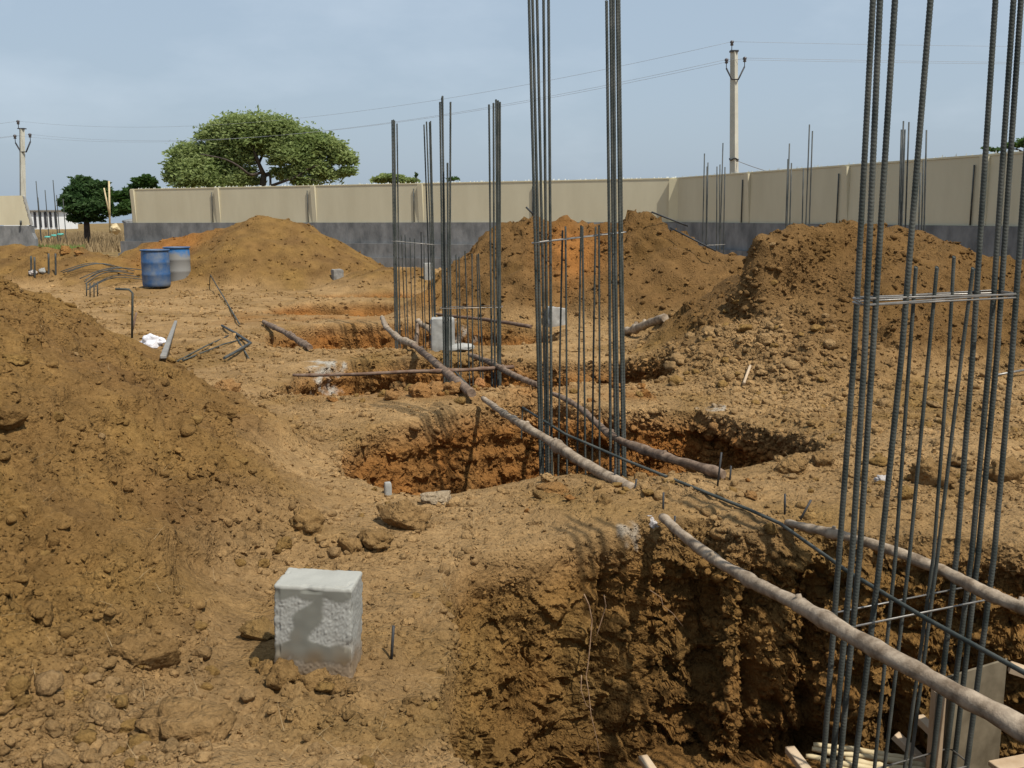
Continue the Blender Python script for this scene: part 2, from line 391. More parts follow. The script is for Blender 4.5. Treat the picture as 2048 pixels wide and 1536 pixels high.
# soil colour: earth types, darker on heaps and towards the pit floors
def mixc(a, b, t): return a * (1 - t[:, None]) + b * t[:, None]
C_PALE = np.array([0.350, 0.220, 0.100]); C_BROWN = np.array([0.180, 0.103, 0.037]); C_RED = np.array([0.290, 0.122, 0.032])
C_DARK = np.array([0.122, 0.069, 0.024]); C_YEL = np.array([0.245, 0.150, 0.048]); C_LIME = np.array([0.40, 0.385, 0.34])
C_ORANGE = np.array([0.265, 0.122, 0.037])
C_GRASS = np.array([0.17, 0.125, 0.055])
def soil_colour(P, pit, heap, steep, hid):
    n1 = perlin(P / 1.4 + 2.0); n2 = perlin(P / 0.45 + 6.0); n3 = perlin(P / 0.16 + 16.0); n4 = perlin(P / 0.06 + 26.0)
    c = mixc(np.tile(C_PALE, (len(P), 1)), np.tile(C_BROWN, (len(P), 1)), np.clip(0.28 + 0.7 * n1 + 0.4 * n2, 0, 1))
    c = mixc(c, np.tile(C_YEL, (len(P), 1)), np.clip(0.5 * n2 + 0.5 * n1 - 0.05, 0, 0.8))
    hf = np.clip(heap / 0.3, 0, 1)
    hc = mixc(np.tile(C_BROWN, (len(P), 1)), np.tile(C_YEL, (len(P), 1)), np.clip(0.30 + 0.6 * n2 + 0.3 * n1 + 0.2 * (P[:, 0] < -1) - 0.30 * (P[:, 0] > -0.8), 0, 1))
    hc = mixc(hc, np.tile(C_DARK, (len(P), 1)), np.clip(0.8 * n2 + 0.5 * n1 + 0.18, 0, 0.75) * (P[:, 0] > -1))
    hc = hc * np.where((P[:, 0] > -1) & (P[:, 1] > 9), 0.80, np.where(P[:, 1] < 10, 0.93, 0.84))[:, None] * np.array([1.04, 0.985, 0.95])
    c = mixc(c, hc, hf * 0.9)
    c = mixc(c, np.tile(C_PALE * 0.95, (len(P), 1)), np.exp(-(((P[:, 0] - 2.35) / 0.7) ** 2 + ((P[:, 1] - 10.0) / 1.0) ** 2)) * np.clip(0.75 + 0.6 * n2, 0, 1))
    redspot = np.exp(-(((P[:, 0] - 1.0) / 0.5) ** 2 + ((P[:, 1] - 16.3) / 0.7) ** 2)) * hf
    redspot = np.maximum(redspot, np.exp(-(((P[:, 0] + 8.3) / 0.8) ** 2 + ((P[:, 1] - 24.9) / 0.9) ** 2)) * hf)
    c = mixc(c, np.tile(C_RED, (len(P), 1)), np.clip(redspot, 0, 0.85))
    # dug faces: redder below the topsoil, browner in the nearest pit
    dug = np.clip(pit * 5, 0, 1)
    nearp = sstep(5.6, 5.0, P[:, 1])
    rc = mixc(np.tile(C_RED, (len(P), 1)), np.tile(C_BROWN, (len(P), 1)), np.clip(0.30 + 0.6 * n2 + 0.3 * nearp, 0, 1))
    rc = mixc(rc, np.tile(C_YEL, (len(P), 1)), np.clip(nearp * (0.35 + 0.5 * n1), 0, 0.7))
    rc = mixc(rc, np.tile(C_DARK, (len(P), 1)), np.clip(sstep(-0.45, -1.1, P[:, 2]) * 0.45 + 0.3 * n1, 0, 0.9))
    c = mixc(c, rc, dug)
    # reddish subsoil thrown along the strips between the pits
    strip = np.exp(-((P[:, 1] - 8.95) / 0.28) ** 2) * (np.abs(P[:, 0] + 0.3) < 1.6) + 0.7 * np.exp(-((P[:, 1] - 16.0) / 1.0) ** 2) * (P[:, 0] < -0.6) * (P[:, 0] > -4.6)
    c = mixc(c, np.tile(C_ORANGE, (len(P), 1)), np.clip(strip * (0.35 + 0.8 * n2) * (1 - dug), 0, 0.7))
    # lime / cement spill with a ragged outline on the wall of the third pit, and traces by the near pole
    for (lx, ly, lz, r, k) in LIME:
        q = np.sqrt((P[:, 0] - lx) ** 2 + 0.6 * (P[:, 1] - ly) ** 2 + 0.7 * (P[:, 2] - lz) ** 2) / r
        c = mixc(c, np.tile(C_LIME, (len(P), 1)), np.clip((0.8 - q) * 1.8 + 1.9 * n3 + 1.5 * n4, 0, 1) * (q < 1.25) * k)
    far = sstep(38, 44, P[:, 1])
    c = mixc(c, np.tile(C_GRASS, (len(P), 1)), far * np.clip(0.7 + 0.5 * n1, 0, 1))
    c = c * (1 + 0.20 * n3 + 0.20 * n4 + 0.10 * n2)[:, None]
    return np.clip(c, 0.01, 0.9)
_l1 = pg(652, 745); _l2 = pg(1265, 1072); _l3 = pg(1420, 820); _l4 = pg(905, 692)
LIME = [(_l1.x, _l1.y, _l1.z, 0.24, 0.8), (_l2.x, _l2.y, _l2.z, 0.09, 0.5), (_l3.x, _l3.y, _l3.z, 0.11, 0.7), (_l4.x, _l4.y, _l4.z, 0.33, 0.6)]
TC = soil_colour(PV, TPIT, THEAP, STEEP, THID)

# ------------------------------------------------------------------ materials
def new_mat(name):
    m = bpy.data.materials.new(name); m.use_nodes = True
    nt = m.node_tree; b = nt.nodes['Principled BSDF']
    return m, nt, b
def N(nt, kind, **kw):
    n = nt.nodes.new(kind)
    for k, v in kw.items():
        if k in n.inputs.keys(): n.inputs[k].default_value = v
        else: setattr(n, k, v)
    return n
def ramp(nt, src, p0, c0, p1, c1):
    r = nt.nodes.new('ShaderNodeValToRGB')
    r.color_ramp.elements[0].position = p0; r.color_ramp.elements[0].color = (*c0, 1)
    r.color_ramp.elements[1].position = p1; r.color_ramp.elements[1].color = (*c1, 1)
    nt.links.new(src, r.inputs['Fac']); return r
def noisy_mat(name, c0, c1, scale, rough=0.9, metallic=0.0, bump=0.2, bscale=None, coords='Object', stretch=(1, 1, 1), detail=6.0, spec=0.3, bdist=0.01, lo=0.35, hi=0.65):
    m, nt, b = new_mat(name)
    tc = N(nt, 'ShaderNodeTexCoord'); mp = N(nt, 'ShaderNodeMapping'); mp.inputs['Scale'].default_value = stretch
    nt.links.new(tc.outputs[coords], mp.inputs['Vector'])
    n = N(nt, 'ShaderNodeTexNoise', Scale=scale, Detail=detail, Roughness=0.6)
    nt.links.new(mp.outputs['Vector'], n.inputs['Vector'])
    r = ramp(nt, n.outputs['Fac'], lo, c0, hi, c1)
    nt.links.new(r.outputs['Color'], b.inputs['Base Color'])
    b.inputs['Roughness'].default_value = rough; b.inputs['Metallic'].default_value = metallic
    b.inputs['Specular IOR Level'].default_value = spec
    if bump:
        n2 = N(nt, 'ShaderNodeTexNoise', Scale=bscale or scale * 4, Detail=5.0, Roughness=0.65)
        nt.links.new(mp.outputs['Vector'], n2.inputs['Vector'])
        bp = N(nt, 'ShaderNodeBump', Strength=bump, Distance=bdist)
        nt.links.new(n2.outputs['Fac'], bp.inputs['Height']); nt.links.new(bp.outputs['Normal'], b.inputs['Normal'])
    return m
def soil_mat():
    m, nt, b = new_mat('soil')
    at = N(nt, 'ShaderNodeAttribute'); at.attribute_name = 'soil'
    tc = N(nt, 'ShaderNodeNewGeometry')
    n = N(nt, 'ShaderNodeTexNoise', Scale=55.0, Detail=6.0, Roughness=0.7)
    nt.links.new(tc.outputs['Position'], n.inputs['Vector'])
    r = ramp(nt, n.outputs['Fac'], 0.3, (0.72, 0.70, 0.66), 0.7, (1.22, 1.24, 1.26))
    mx = N(nt, 'ShaderNodeMix'); mx.data_type = 'RGBA'; mx.blend_type = 'MULTIPLY'; mx.inputs[0].default_value = 1.0
    nt.links.new(at.outputs['Color'], mx.inputs[6]); nt.links.new(r.outputs['Color'], mx.inputs[7])
    oi = N(nt, 'ShaderNodeObjectInfo')
    nt.links.new(mx.outputs[2], b.inputs['Base Color'])
    b.inputs['Roughness'].default_value = 0.97; b.inputs['Specular IOR Level'].default_value = 0.08
    n2 = N(nt, 'ShaderNodeTexNoise', Scale=38.0, Detail=8.0, Roughness=0.72)
    nt.links.new(tc.outputs['Position'], n2.inputs['Vector'])
    hs = n2.outputs['Fac']
    wn_ = N(nt, 'ShaderNodeTexNoise', Scale=30.0, Detail=2.0); nt.links.new(tc.outputs['Position'], wn_.inputs['Vector'])
    wm = N(nt, 'ShaderNodeMix'); wm.data_type = 'RGBA'; wm.inputs[0].default_value = 0.006
    nt.links.new(tc.outputs['Position'], wm.inputs[6]); nt.links.new(wn_.outputs['Color'], wm.inputs[7])
    mk = N(nt, 'ShaderNodeTexNoise', Scale=2.6, Detail=3.0); nt.links.new(tc.outputs['Position'], mk.inputs['Vector'])
    mr = ramp(nt, mk.outputs['Fac'], 0.36, (0.25, 0.25, 0.25), 0.60, (1, 1, 1))
    for sc, wt in ((26.0, 0.95), (62.0, 0.60)):
        v = N(nt, 'ShaderNodeTexVoronoi', Scale=sc); nt.links.new(wm.outputs[2], v.inputs['Vector'])
        sub = N(nt, 'ShaderNodeMath', operation='SUBTRACT'); sub.inputs[0].default_value = 0.55; sub.use_clamp = True; nt.links.new(v.outputs['Distance'], sub.inputs[1])
        mul = N(nt, 'ShaderNodeMath', operation='MULTIPLY'); nt.links.new(sub.outputs[0], mul.inputs[0]); nt.links.new(v.outputs['Color'], mul.inputs[1])
        mm = N(nt, 'ShaderNodeMath', operation='MULTIPLY'); nt.links.new(mul.outputs[0], mm.inputs[0]); nt.links.new(mr.outputs['Color'], mm.inputs[1])
        ad = N(nt, 'ShaderNodeMath', operation='MULTIPLY_ADD'); nt.links.new(mm.outputs[0], ad.inputs[0]); ad.inputs[1].default_value = wt * 2.6; nt.links.new(hs, ad.inputs[2]); hs = ad.outputs[0]
    bp = N(nt, 'ShaderNodeBump', Strength=0.95, Distance=0.028)
    nt.links.new(hs, bp.inputs['Height']); nt.links.new(bp.outputs['Normal'], b.inputs['Normal'])
    return m
M_SOIL = soil_mat()
M_STEEL = noisy_mat('rebar_steel', (0.026, 0.034, 0.030), (0.080, 0.082, 0.070), 6.0, rough=0.7, metallic=0.0, bump=0.15, bscale=80, spec=0.35)
M_STEELFAR = noisy_mat('weathered_rebar', (0.042, 0.05, 0.049), (0.095, 0.096, 0.088), 6.0, rough=0.65, metallic=0.3, bump=0)
M_RUST = noisy_mat('rusty_steel', (0.12, 0.065, 0.04), (0.20, 0.14, 0.10), 14.0, rough=0.8, metallic=0.2, bump=0.2)
M_STIRRUP = noisy_mat('stirrup_steel', (0.20, 0.19, 0.17), (0.30, 0.28, 0.25), 20.0, rough=0.45, metallic=0.6, bump=0.1, spec=0.5)
M_POLE = noisy_mat('peeled_pole_wood', (0.15, 0.108, 0.070), (0.38, 0.30, 0.215), 16.0, rough=0.85, bump=0.6, bscale=60, bdist=0.008)
M_BARK = noisy_mat('bark_pole_wood', (0.085, 0.055, 0.036), (0.25, 0.175, 0.12), 16.0, rough=0.85, bump=0.6, bscale=60, bdist=0.008)
M_TIMBER = noisy_mat('sawn_timber', (0.36, 0.25, 0.15), (0.52, 0.40, 0.27), 5.0, rough=0.8, bump=0.25, bscale=30, stretch=(1, 1, 1), bdist=0.004)
M_PLY = noisy_mat('stained_shutter_board', (0.10, 0.08, 0.05), (0.20, 0.165, 0.11), 5.0, rough=0.75, bump=0.15, bscale=40, bdist=0.003)
M_CREAM = noisy_mat('cream_wall_plaster', (0.50, 0.45, 0.315), (0.555, 0.505, 0.36), 1.7, rough=0.9, bump=0.15, bscale=30, bdist=0.006, stretch=(1, 1, 0.28))
M_CREAM2 = noisy_mat('cream_pilaster_plaster', (0.56, 0.50, 0.33), (0.61, 0.55, 0.37), 2.0, rough=0.9, bump=0.1, bscale=40, bdist=0.004)
M_PLINTH = noisy_mat('grey_cement_render', (0.115, 0.118, 0.118), (0.23, 0.23, 0.225), 3.0, rough=0.95, bump=0.4, bscale=18, bdist=0.02, stretch=(1, 1, 0.5))
M_CONC = noisy_mat('grey_concrete', (0.25, 0.245, 0.225), (0.36, 0.355, 0.325), 9.0, rough=0.92, bump=0.35, bscale=90, bdist=0.006)
M_CONC_DK = noisy_mat('dark_concrete', (0.16, 0.15, 0.135), (0.28, 0.265, 0.235), 9.0, rough=0.92, bump=0.35, bscale=60, bdist=0.006)
M_POST = noisy_mat('concrete_utility_pole', (0.42, 0.40, 0.33), (0.52, 0.50, 0.42), 2.0, rough=0.9, bump=0.1)
M_IRON = noisy_mat('dark_iron', (0.03, 0.032, 0.035), (0.06, 0.06, 0.06), 10.0, rough=0.6, metallic=0.4, bump=0)
M_WIRE = noisy_mat('power_cable', (0.28, 0.30, 0.32), (0.33, 0.35, 0.37), 3.0, rough=0.6, bump=0)
M_CERAMIC = noisy_mat('brown_porcelain', (0.05, 0.045, 0.05), (0.09, 0.075, 0.07), 8.0, rough=0.3, bump=0, spec=0.5)
M_BLUE = noisy_mat('blue_drum_plastic', (0.012, 0.075, 0.21), (0.115, 0.145, 0.19), 5.0, rough=0.6, bump=0.1, spec=0.4)
M_BAG = noisy_mat('white_plastic_bag', (0.58, 0.57, 0.60), (0.74, 0.73, 0.75), 9.0, rough=0.45, bump=0.5, bscale=25, bdist=0.02, spec=0.4)
M_WHITE = noisy_mat('white_lime_lump', (0.30, 0.27, 0.25), (0.50, 0.46, 0.43), 16.0, rough=0.9, bump=0.4, bscale=40)
M_LEAF = noisy_mat('acacia_leaf', (0.19, 0.26, 0.075), (0.32, 0.37, 0.14), 0.5, rough=0.7, bump=0, coords='Object', lo=0.3, hi=0.7)
def leafy(m):
    nt = m.node_tree; b = nt.nodes['Principled BSDF']; out = nt.nodes['Material Output']
    t = N(nt, 'ShaderNodeBsdfTranslucent'); mx = N(nt, 'ShaderNodeMixShader'); mx.inputs[0].default_value = 0.5
    src = b.inputs['Base Color'].links[0].from_socket; nt.links.new(src, t.inputs['Color'])
    nt.links.new(b.outputs[0], mx.inputs[1]); nt.links.new(t.outputs[0], mx.inputs[2]); nt.links.new(mx.outputs[0], out.inputs['Surface'])
leafy(M_LEAF)
M_LEAFDK = noisy_mat('dark_leaf', (0.030, 0.075, 0.022), (0.085, 0.145, 0.042), 0.9, rough=0.65, bump=0, lo=0.3, hi=0.7)
M_LEAFMID = noisy_mat('mid_leaf', (0.035, 0.085, 0.016), (0.085, 0.15, 0.035), 0.9, rough=0.65, bump=0, lo=0.3, hi=0.7)
leafy(M_LEAFDK); leafy(M_LEAFMID)
M_TRUNK = noisy_mat('tree_bark', (0.035, 0.028, 0.022), (0.09, 0.07, 0.055), 3.0, rough=0.9, bump=0.3)
M_STRAW = noisy_mat('dry_grass', (0.20, 0.135, 0.065), (0.33, 0.24, 0.125), 0.35, rough=0.85, bump=0)
M_GREEN = noisy_mat('green_weeds', (0.10, 0.16, 0.03), (0.18, 0.24, 0.06), 0.5, rough=0.8, bump=0)
M_ROOT = noisy_mat('dry_root', (0.16, 0.09, 0.05), (0.30, 0.20, 0.12), 30.0, rough=0.9, bump=0)
M_GLASS = noisy_mat('broken_glass_and_mortar', (0.55, 0.56, 0.52), (0.75, 0.77, 0.74), 10.0, rough=0.4, bump=0, spec=0.5)
M_PAINTW = noisy_mat('white_painted_wall', (0.74, 0.76, 0.76), (0.82, 0.83, 0.82), 1.0, rough=0.8, bump=0)
M_DARKGAP = noisy_mat('dark_opening', (0.03, 0.03, 0.035), (0.05, 0.05, 0.055), 1.0, rough=0.5, bump=0)
M_BAMBOO = noisy_mat('pale_bamboo', (0.42, 0.33, 0.18), (0.58, 0.47, 0.28), 8.0, rough=0.6, bump=0.15, bscale=30)
M_TEAL = noisy_mat('teal_plastic_sheet', (0.06, 0.30, 0.26), (0.12, 0.40, 0.34), 6.0, rough=0.5, bump=0.3)

# ------------------------------------------------------------------ mesh helpers
def mesh_np(name, V, F3, mat, colors=None, smooth=True):
    me = bpy.data.meshes.new(name)
    V = np.ascontiguousarray(V, dtype=np.float32); F3 = np.ascontiguousarray(F3, dtype=np.int32)
    me.vertices.add(len(V)); me.vertices.foreach_set('co', V.ravel())
    k = F3.shape[1]
    me.loops.add(len(F3) * k); me.loops.foreach_set('vertex_index', F3.ravel())
    me.polygons.add(len(F3)); me.polygons.foreach_set('loop_start', np.arange(0, len(F3) * k, k, dtype=np.int32))
    me.polygons.foreach_set('use_smooth', np.full(len(F3), smooth, dtype=bool))
    if colors is not None:
        a = me.color_attributes.new('soil', 'FLOAT_COLOR', 'POINT')
        c = np.concatenate([colors, np.ones((len(colors), 1))], 1).astype(np.float32)
        a.data.foreach_set('color', c.ravel())
    me.update(calc_edges=True)
    me.materials.append(mat)
    return me
class MB:
    def __init__(s): s.v = []; s.f = []; s.sm = []
    def add(s, v, f, smooth=False):
        o = len(s.v); s.v += [tuple(p) for p in v]; s.f += [tuple(i + o for i in q) for q in f]; s.sm += [smooth] * len(f)
        return s
    def box(s, c, size, rot=None, taper=1.0, bevel=0.0):
        c = Vector(c); hx, hy, hz = size[0] / 2, size[1] / 2, size[2] / 2
        b = min(bevel, hx * 0.9, hy * 0.9, hz * 0.9)
        R = rot if rot is not None else Matrix.Identity(3)
        if b <= 0:
            pts = [(-hx, -hy, -hz), (hx, -hy, -hz), (hx, hy, -hz), (-hx, hy, -hz)]
            pts = [Vector(p) for p in pts] + [Vector((p[0] * taper, p[1] * taper, hz)) for p in pts]
            return s.add([c + R @ p for p in pts], [(3, 2, 1, 0), (4, 5, 6, 7), (0, 1, 5, 4), (1, 2, 6, 5), (2, 3, 7, 6), (3, 0, 4, 7)])
        ring = lambda z, k, t: [Vector((sx * (hx - (k if False else 0)) , 0, 0)) for sx in ()]
        vs = []; fs = []
        def oct_(ax, ay, cut): 
            return [(-ax + cut, -ay), (ax - cut, -ay), (ax, -ay + cut), (ax, ay - cut), (ax - cut, ay), (-ax + cut, ay), (-ax, ay - cut), (-ax, -ay + cut)]
        levels = [(-hz, hx - b, hy - b, b * .6, 1), (-hz + b, hx, hy, b, 1), (hz - b, hx, hy, b, taper), (hz, hx - b, hy - b, b * .6, taper)]
        for (z, ax, ay, cut, t) in levels:
            vs += [c + R @ Vector((x * t, y * t, z)) for x, y in oct_(ax, ay, cut)]
        for l in range(3):
            for k in range(8):
                a = l * 8 + k; d = l * 8 + (k + 1) % 8
                fs.append((a, d, d + 8, a + 8))
        fs += [tuple(range(7, -1, -1)), tuple(range(24, 32))]
        return s.add(vs, fs)
    def beam(s, a, b, w, h, up=Vector((0, 0, 1)), bevel=0.0):
        a, b = Vector(a), Vector(b); d = (b - a); L = d.length; d.normalize()
        x = d.cross(up); x.normalize(); z = x.cross(d)
        R = Matrix((x, d, z)).transposed()
        return s.box((a + b) / 2, (w, L, h), R, bevel=bevel)
    def tube(s, path, radii, seg=8, caps=True, wob=0.0, seed=0, smooth=True):
        path = [Vector(p) for p in path]; n = len(path)
        if not hasattr(radii, '__len__'): radii = [radii] * n
        o = []; rnd = random.Random(seed); prevx = None
        ph = [rnd.uniform(0, 6.28) for _ in range(4)]
        for i, p in enumerate(path):
            d = (path[min(i + 1, n - 1)] - path[max(i - 1, 0)]).normalized()
            if prevx is None:
                ref = Vector((0, 0, 1)) if abs(d.z) < 0.9 else Vector((1, 0, 0))
                x = d.cross(ref).normalized()
            else: x = (prevx - d * prevx.dot(d)).normalized()
            prevx = x; y = d.cross(x)
            for k in range(seg):
                t = 2 * math.pi * k / seg
                r = radii[i]
                if wob: r *= 1 + wob * (math.sin(2 * t + ph[0] + i * 0.35) * 0.5 + math.sin(3 * t + ph[1] - i * 0.6) * 0.3 + math.sin(t + i * 0.9 + ph[2]) * 0.35)
                o.append(p + x * (math.cos(t) * r) + y * (math.sin(t) * r))
        f = []
        for i in range(n - 1):
            for k in range(seg):
                a = i * seg + k; b = i * seg + (k + 1) % seg
                f.append((a, b, b + seg, a + seg))
        s.add(o, f, smooth)
        if caps:
            base = len(s.v) - len(o)
            s.f.append(tuple(base + k for k in range(seg - 1, -1, -1))); s.sm.append(False)
            s.f.append(tuple(base + (n - 1) * seg + k for k in range(seg))); s.sm.append(False)
        return s
    def lathe(s, c, prof, seg=24, smooth=True):
        c = Vector(c); o = []
        for r, z in prof:
            for k in range(seg):
                t = 2 * math.pi * k / seg; o.append(c + Vector((r * math.cos(t), r * math.sin(t), z)))
        f = []
        for i in range(len(prof) - 1):
            for k in range(seg):
                a = i * seg + k; b = i * seg + (k + 1) % seg; f.append((a, b, b + seg, a + seg))
        s.add(o, f, smooth); return s
    def prism(s, front, off):
        front = [Vector(p) for p in front]; off = Vector(off); n = len(front)
        back = [p + off for p in front]
        f = [tuple(range(n)), tuple(range(2 * n - 1, n - 1, -1))] + [(k, k + n, (k + 1) % n + n, (k + 1) % n) for k in range(n)]
        return s.add(front + back, f)
    def build(s, name, mat, parent=None, origin=None):
        o3 = Vector(origin) if origin is not None else (Vector(parent.location) if parent is not None else Vector((0, 0, 0)))
        root = parent
        if parent is not None:
            o3 = Vector((0, 0, 0)); q = parent
            while q is not None: o3 += Vector(q.location); q = q.parent
            if origin is not None: pass
        me = bpy.data.meshes.new(name)
        me.from_pydata([tuple(Vector(v) - o3) for v in s.v], [], s.f)
        me.polygons.foreach_set('use_smooth', s.sm)
        me.update(); me.materials.append(mat)
        o = bpy.data.objects.new(name, me); COL.objects.link(o)
        if parent is not None: o.parent = parent
        else: o.location = o3
        return o
def tag(o, label=None, cat=None, group=None, kind=None):
    if label: o['label'] = label
    if cat: o['category'] = cat
    if group: o['group'] = group
    if kind: o['kind'] = kind
    return o
def empty(name, loc, label, cat, group=None):
    o = bpy.data.objects.new(name, None); o.empty_display_size = 0.1; o.location = loc; COL.objects.link(o)
    return tag(o, label, cat, group)

# ------------------------------------------------------------------ ground and earth heaps as objects
HEAP_OF = [0, 1, 2, 3, 4, 4, 6, -1, 2]      # cap belongs to the right near heap; the low sand patch stays ground
tri_h = np.stack([THID[TT[:, k]] for k in range(3)], 1)
face_h = np.where((tri_h[:, 0] == tri_h[:, 1]) & (tri_h[:, 1] == tri_h[:, 2]), tri_h[:, 0], np.max(tri_h, axis=1))
face_h = np.array([HEAP_OF[k] if k >= 0 else -1 for k in range(-1, len(HEAPS))])[face_h + 1]
FACE_STEEP = STEEP[TT].mean(axis=1) > 0.35
def sub_mesh(name, mask, mat, origin=(0, 0, 0)):
    F = TT[mask]; used = np.unique(F); remap = np.full(len(PV), -1, dtype=np.int64); remap[used] = np.arange(len(used))
    me = mesh_np(name, PV[used] - np.array(origin, dtype=np.float32), remap[F], mat, TC[used])
    me.polygons.foreach_set('use_smooth', ~FACE_STEEP[mask])
    o = bpy.data.objects.new(name, me); o.location = origin; COL.objects.link(o); return o
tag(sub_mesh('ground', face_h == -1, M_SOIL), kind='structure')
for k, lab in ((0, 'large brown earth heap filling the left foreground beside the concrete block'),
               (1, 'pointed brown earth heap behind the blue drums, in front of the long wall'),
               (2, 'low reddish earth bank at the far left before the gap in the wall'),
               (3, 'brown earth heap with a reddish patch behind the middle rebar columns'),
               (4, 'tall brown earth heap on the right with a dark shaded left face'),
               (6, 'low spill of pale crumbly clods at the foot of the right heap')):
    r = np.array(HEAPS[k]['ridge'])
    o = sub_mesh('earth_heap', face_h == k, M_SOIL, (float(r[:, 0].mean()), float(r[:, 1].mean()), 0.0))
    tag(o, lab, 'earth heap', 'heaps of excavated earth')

# ------------------------------------------------------------------ clods
def ico():
    t = (1 + 5 ** 0.5) / 2
    v = np.array([(-1, t, 0), (1, t, 0), (-1, -t, 0), (1, -t, 0), (0, -1, t), (0, 1, t), (0, -1, -t), (0, 1, -t), (t, 0, -1), (t, 0, 1), (-t, 0, -1), (-t, 0, 1)], dtype=float)
    v /= np.linalg.norm(v[0])
    f = np.array([(0, 11, 5), (0, 5, 1), (0, 1, 7), (0, 7, 10), (0, 10, 11), (1, 5, 9), (5, 11, 4), (11, 10, 2), (10, 7, 6), (7, 1, 8), (3, 9, 4), (3, 4, 2), (3, 2, 6), (3, 6, 8), (3, 8, 9), (4, 9, 5), (2, 4, 11), (6, 2, 10), (8, 6, 7), (9, 8, 1)])
    return v, f
def subdiv(v, f):
    v = [tuple(p) for p in v]; cache = {}; nf = []
    def mid(a, b):
        k = (min(a, b), max(a, b))
        if k not in cache:
            m = np.array(v[a]) + np.array(v[b]); m /= np.linalg.norm(m); v.append(tuple(m)); cache[k] = len(v) - 1
        return cache[k]
    for a, b, c in f:
        x, y, z = mid(a, b), mid(b, c), mid(c, a)
        nf += [(a, x, z), (x, b, y), (z, y, c), (x, y, z)]
    return np.array(v), np.array(nf)
I0 = ico(); I1 = subdiv(*I0); I2 = subdiv(*I1); I3 = subdiv(*I2)
OCT = (np.array([(1, 0, 0), (-1, 0, 0), (0, 1, 0), (0, -1, 0), (0, 0, 1), (0, 0, -1)], dtype=float), np.array([(0, 2, 4), (2, 1, 4), (1, 3, 4), (3, 0, 4), (2, 0, 5), (1, 2, 5), (3, 1, 5), (0, 3, 5)]))
def clod_shape(lvl, seed, flat=0.75, rough=0.22):
    if lvl < 0:
        r = np.random.default_rng(int(seed * 10)); v = OCT[0] + r.normal(size=(6, 3)) * 0.28
        return v * np.array([1, r.uniform(0.7, 1), flat]), OCT[1]
    v, f = (I0, I1, I2, I3)[lvl]
    n = perlin(v * 0.9 + seed * 3.17) * 0.30
    if lvl >= 1: n = n + perlin(v * 2.3 + seed * 1.71) * rough
    if lvl >= 2: n = n + perlin(v * 5.0 + seed * 0.91) * rough * 0.5
    if lvl >= 3: n = n + perlin(v * 9.0 + seed * 0.31) * rough * 0.35
    r = np.random.default_rng(int(seed * 10)); sc = np.array([1.0, r.uniform(0.65, 1.0), flat * r.uniform(0.7, 1.1)])
    v = v * (1 + n)[:, None]
    # a few broken flat faces
    for _ in range(4 if lvl else 2):
        d = r.normal(size=3); d /= np.linalg.norm(d); h = r.uniform(0.55, 0.8)
        over = np.maximum(v @ d - h, 0); v = v - over[:, None] * d * 0.85
    return v * sc, f
px_, py_, w_ = to_px(PV)
in_view = (px_ > -40) & (px_ < 2090) & (py_ > 300) & (py_ < 1600) & (w_ > 0.5)
def rand_rot(n):
    q = RNG.normal(size=(n, 4)); q /= np.linalg.norm(q, axis=1)[:, None]
    a, b, c, d = q.T
    return np.stack([np.stack([a*a+b*b-c*c-d*d, 2*(b*c-a*d), 2*(b*d+a*c)], 1), np.stack([2*(b*c+a*d), a*a-b*b+c*c-d*d, 2*(c*d-a*b)], 1), np.stack([2*(b*d-a*c), 2*(c*d+a*b), a*a-b*b-c*c+d*d], 1)], 1)
CRUMB = np.exp(-(((PV[:, 0] - 2.35) / 0.9) ** 2 + ((PV[:, 1] - 10.0) / 1.2) ** 2))
RIGHTF = sstep(1.6, 2.3, PV[:, 0]) * sstep(4.9, 5.4, PV[:, 1]) * sstep(11, 9, PV[:, 1])
dens = (0.10 + 0.9 * CLODDY ** 1.5) * (1 - 0.55 * STEEP) * (1 - 0.40 * HEAPF) + 1.8 * CRUMB + 0.45 * RIGHTF
BLC = (px_ < 420) * (py_ > 1230) * sstep(1230, 1400, py_)
dens = dens + 1.6 * BLC + 0.5 * (px_ > 560) * (px_ < 980) * (py_ > 1010) * (py_ < 1130)
dens = dens * in_view * (T_DIST < 34) * (1 - 0.6 * (TPIT > 0.9))
def scatter(n, lvl, lo, hi, power, name, sink=0.25, maxd=99):
    p = (dens if lvl > 0 else dens + 0.12 * in_view * (T_DIST < 34)) * (T_DIST < maxd); p = p / p.sum()
    idx = RNG.choice(len(PV), size=n, p=p)
    size = lo * (1 - RNG.random(n) * (1 - (lo / hi) ** power)) ** (-1 / power)
    size = size * np.clip(T_DIST[idx] / 6, 0.6, 3.2)
    size = np.minimum(size, 0.11)
    shapes = [clod_shape(lvl, k + 1.5) for k in range(10)]
    R = rand_rot(n); which = RNG.integers(0, 10, n)
    Vs, Fs, Cs = [], [], []; off = 0
    base = PV[idx] + PN[idx] * (size * (0.30 - sink))[:, None]
    colr = TC[idx] * (0.85 + 0.35 * RNG.random(n))[:, None]
    for k in range(10):
        s = np.where(which == k)[0]
        if not len(s): continue
        v, f = shapes[k]
        W = np.einsum('nij,mj->nmi', R[s], v) * size[s][:, None, None] * 0.5
        W[:, :, 2] *= 0.8
        W = W + base[s][:, None, :]
        Vs.append(W.reshape(-1, 3)); Cs.append(np.repeat(colr[s], len(v), axis=0))
        Fs.append((f[None] + (np.arange(len(s)) * len(v))[:, None, None]).reshape(-1, 3) + off); off += len(s) * len(v)
    me = mesh_np(name, np.concatenate(Vs), np.concatenate(Fs), M_SOIL, np.concatenate(Cs), smooth=lvl > 0)
    o = bpy.data.objects.new(name, me); COL.objects.link(o)
    return o
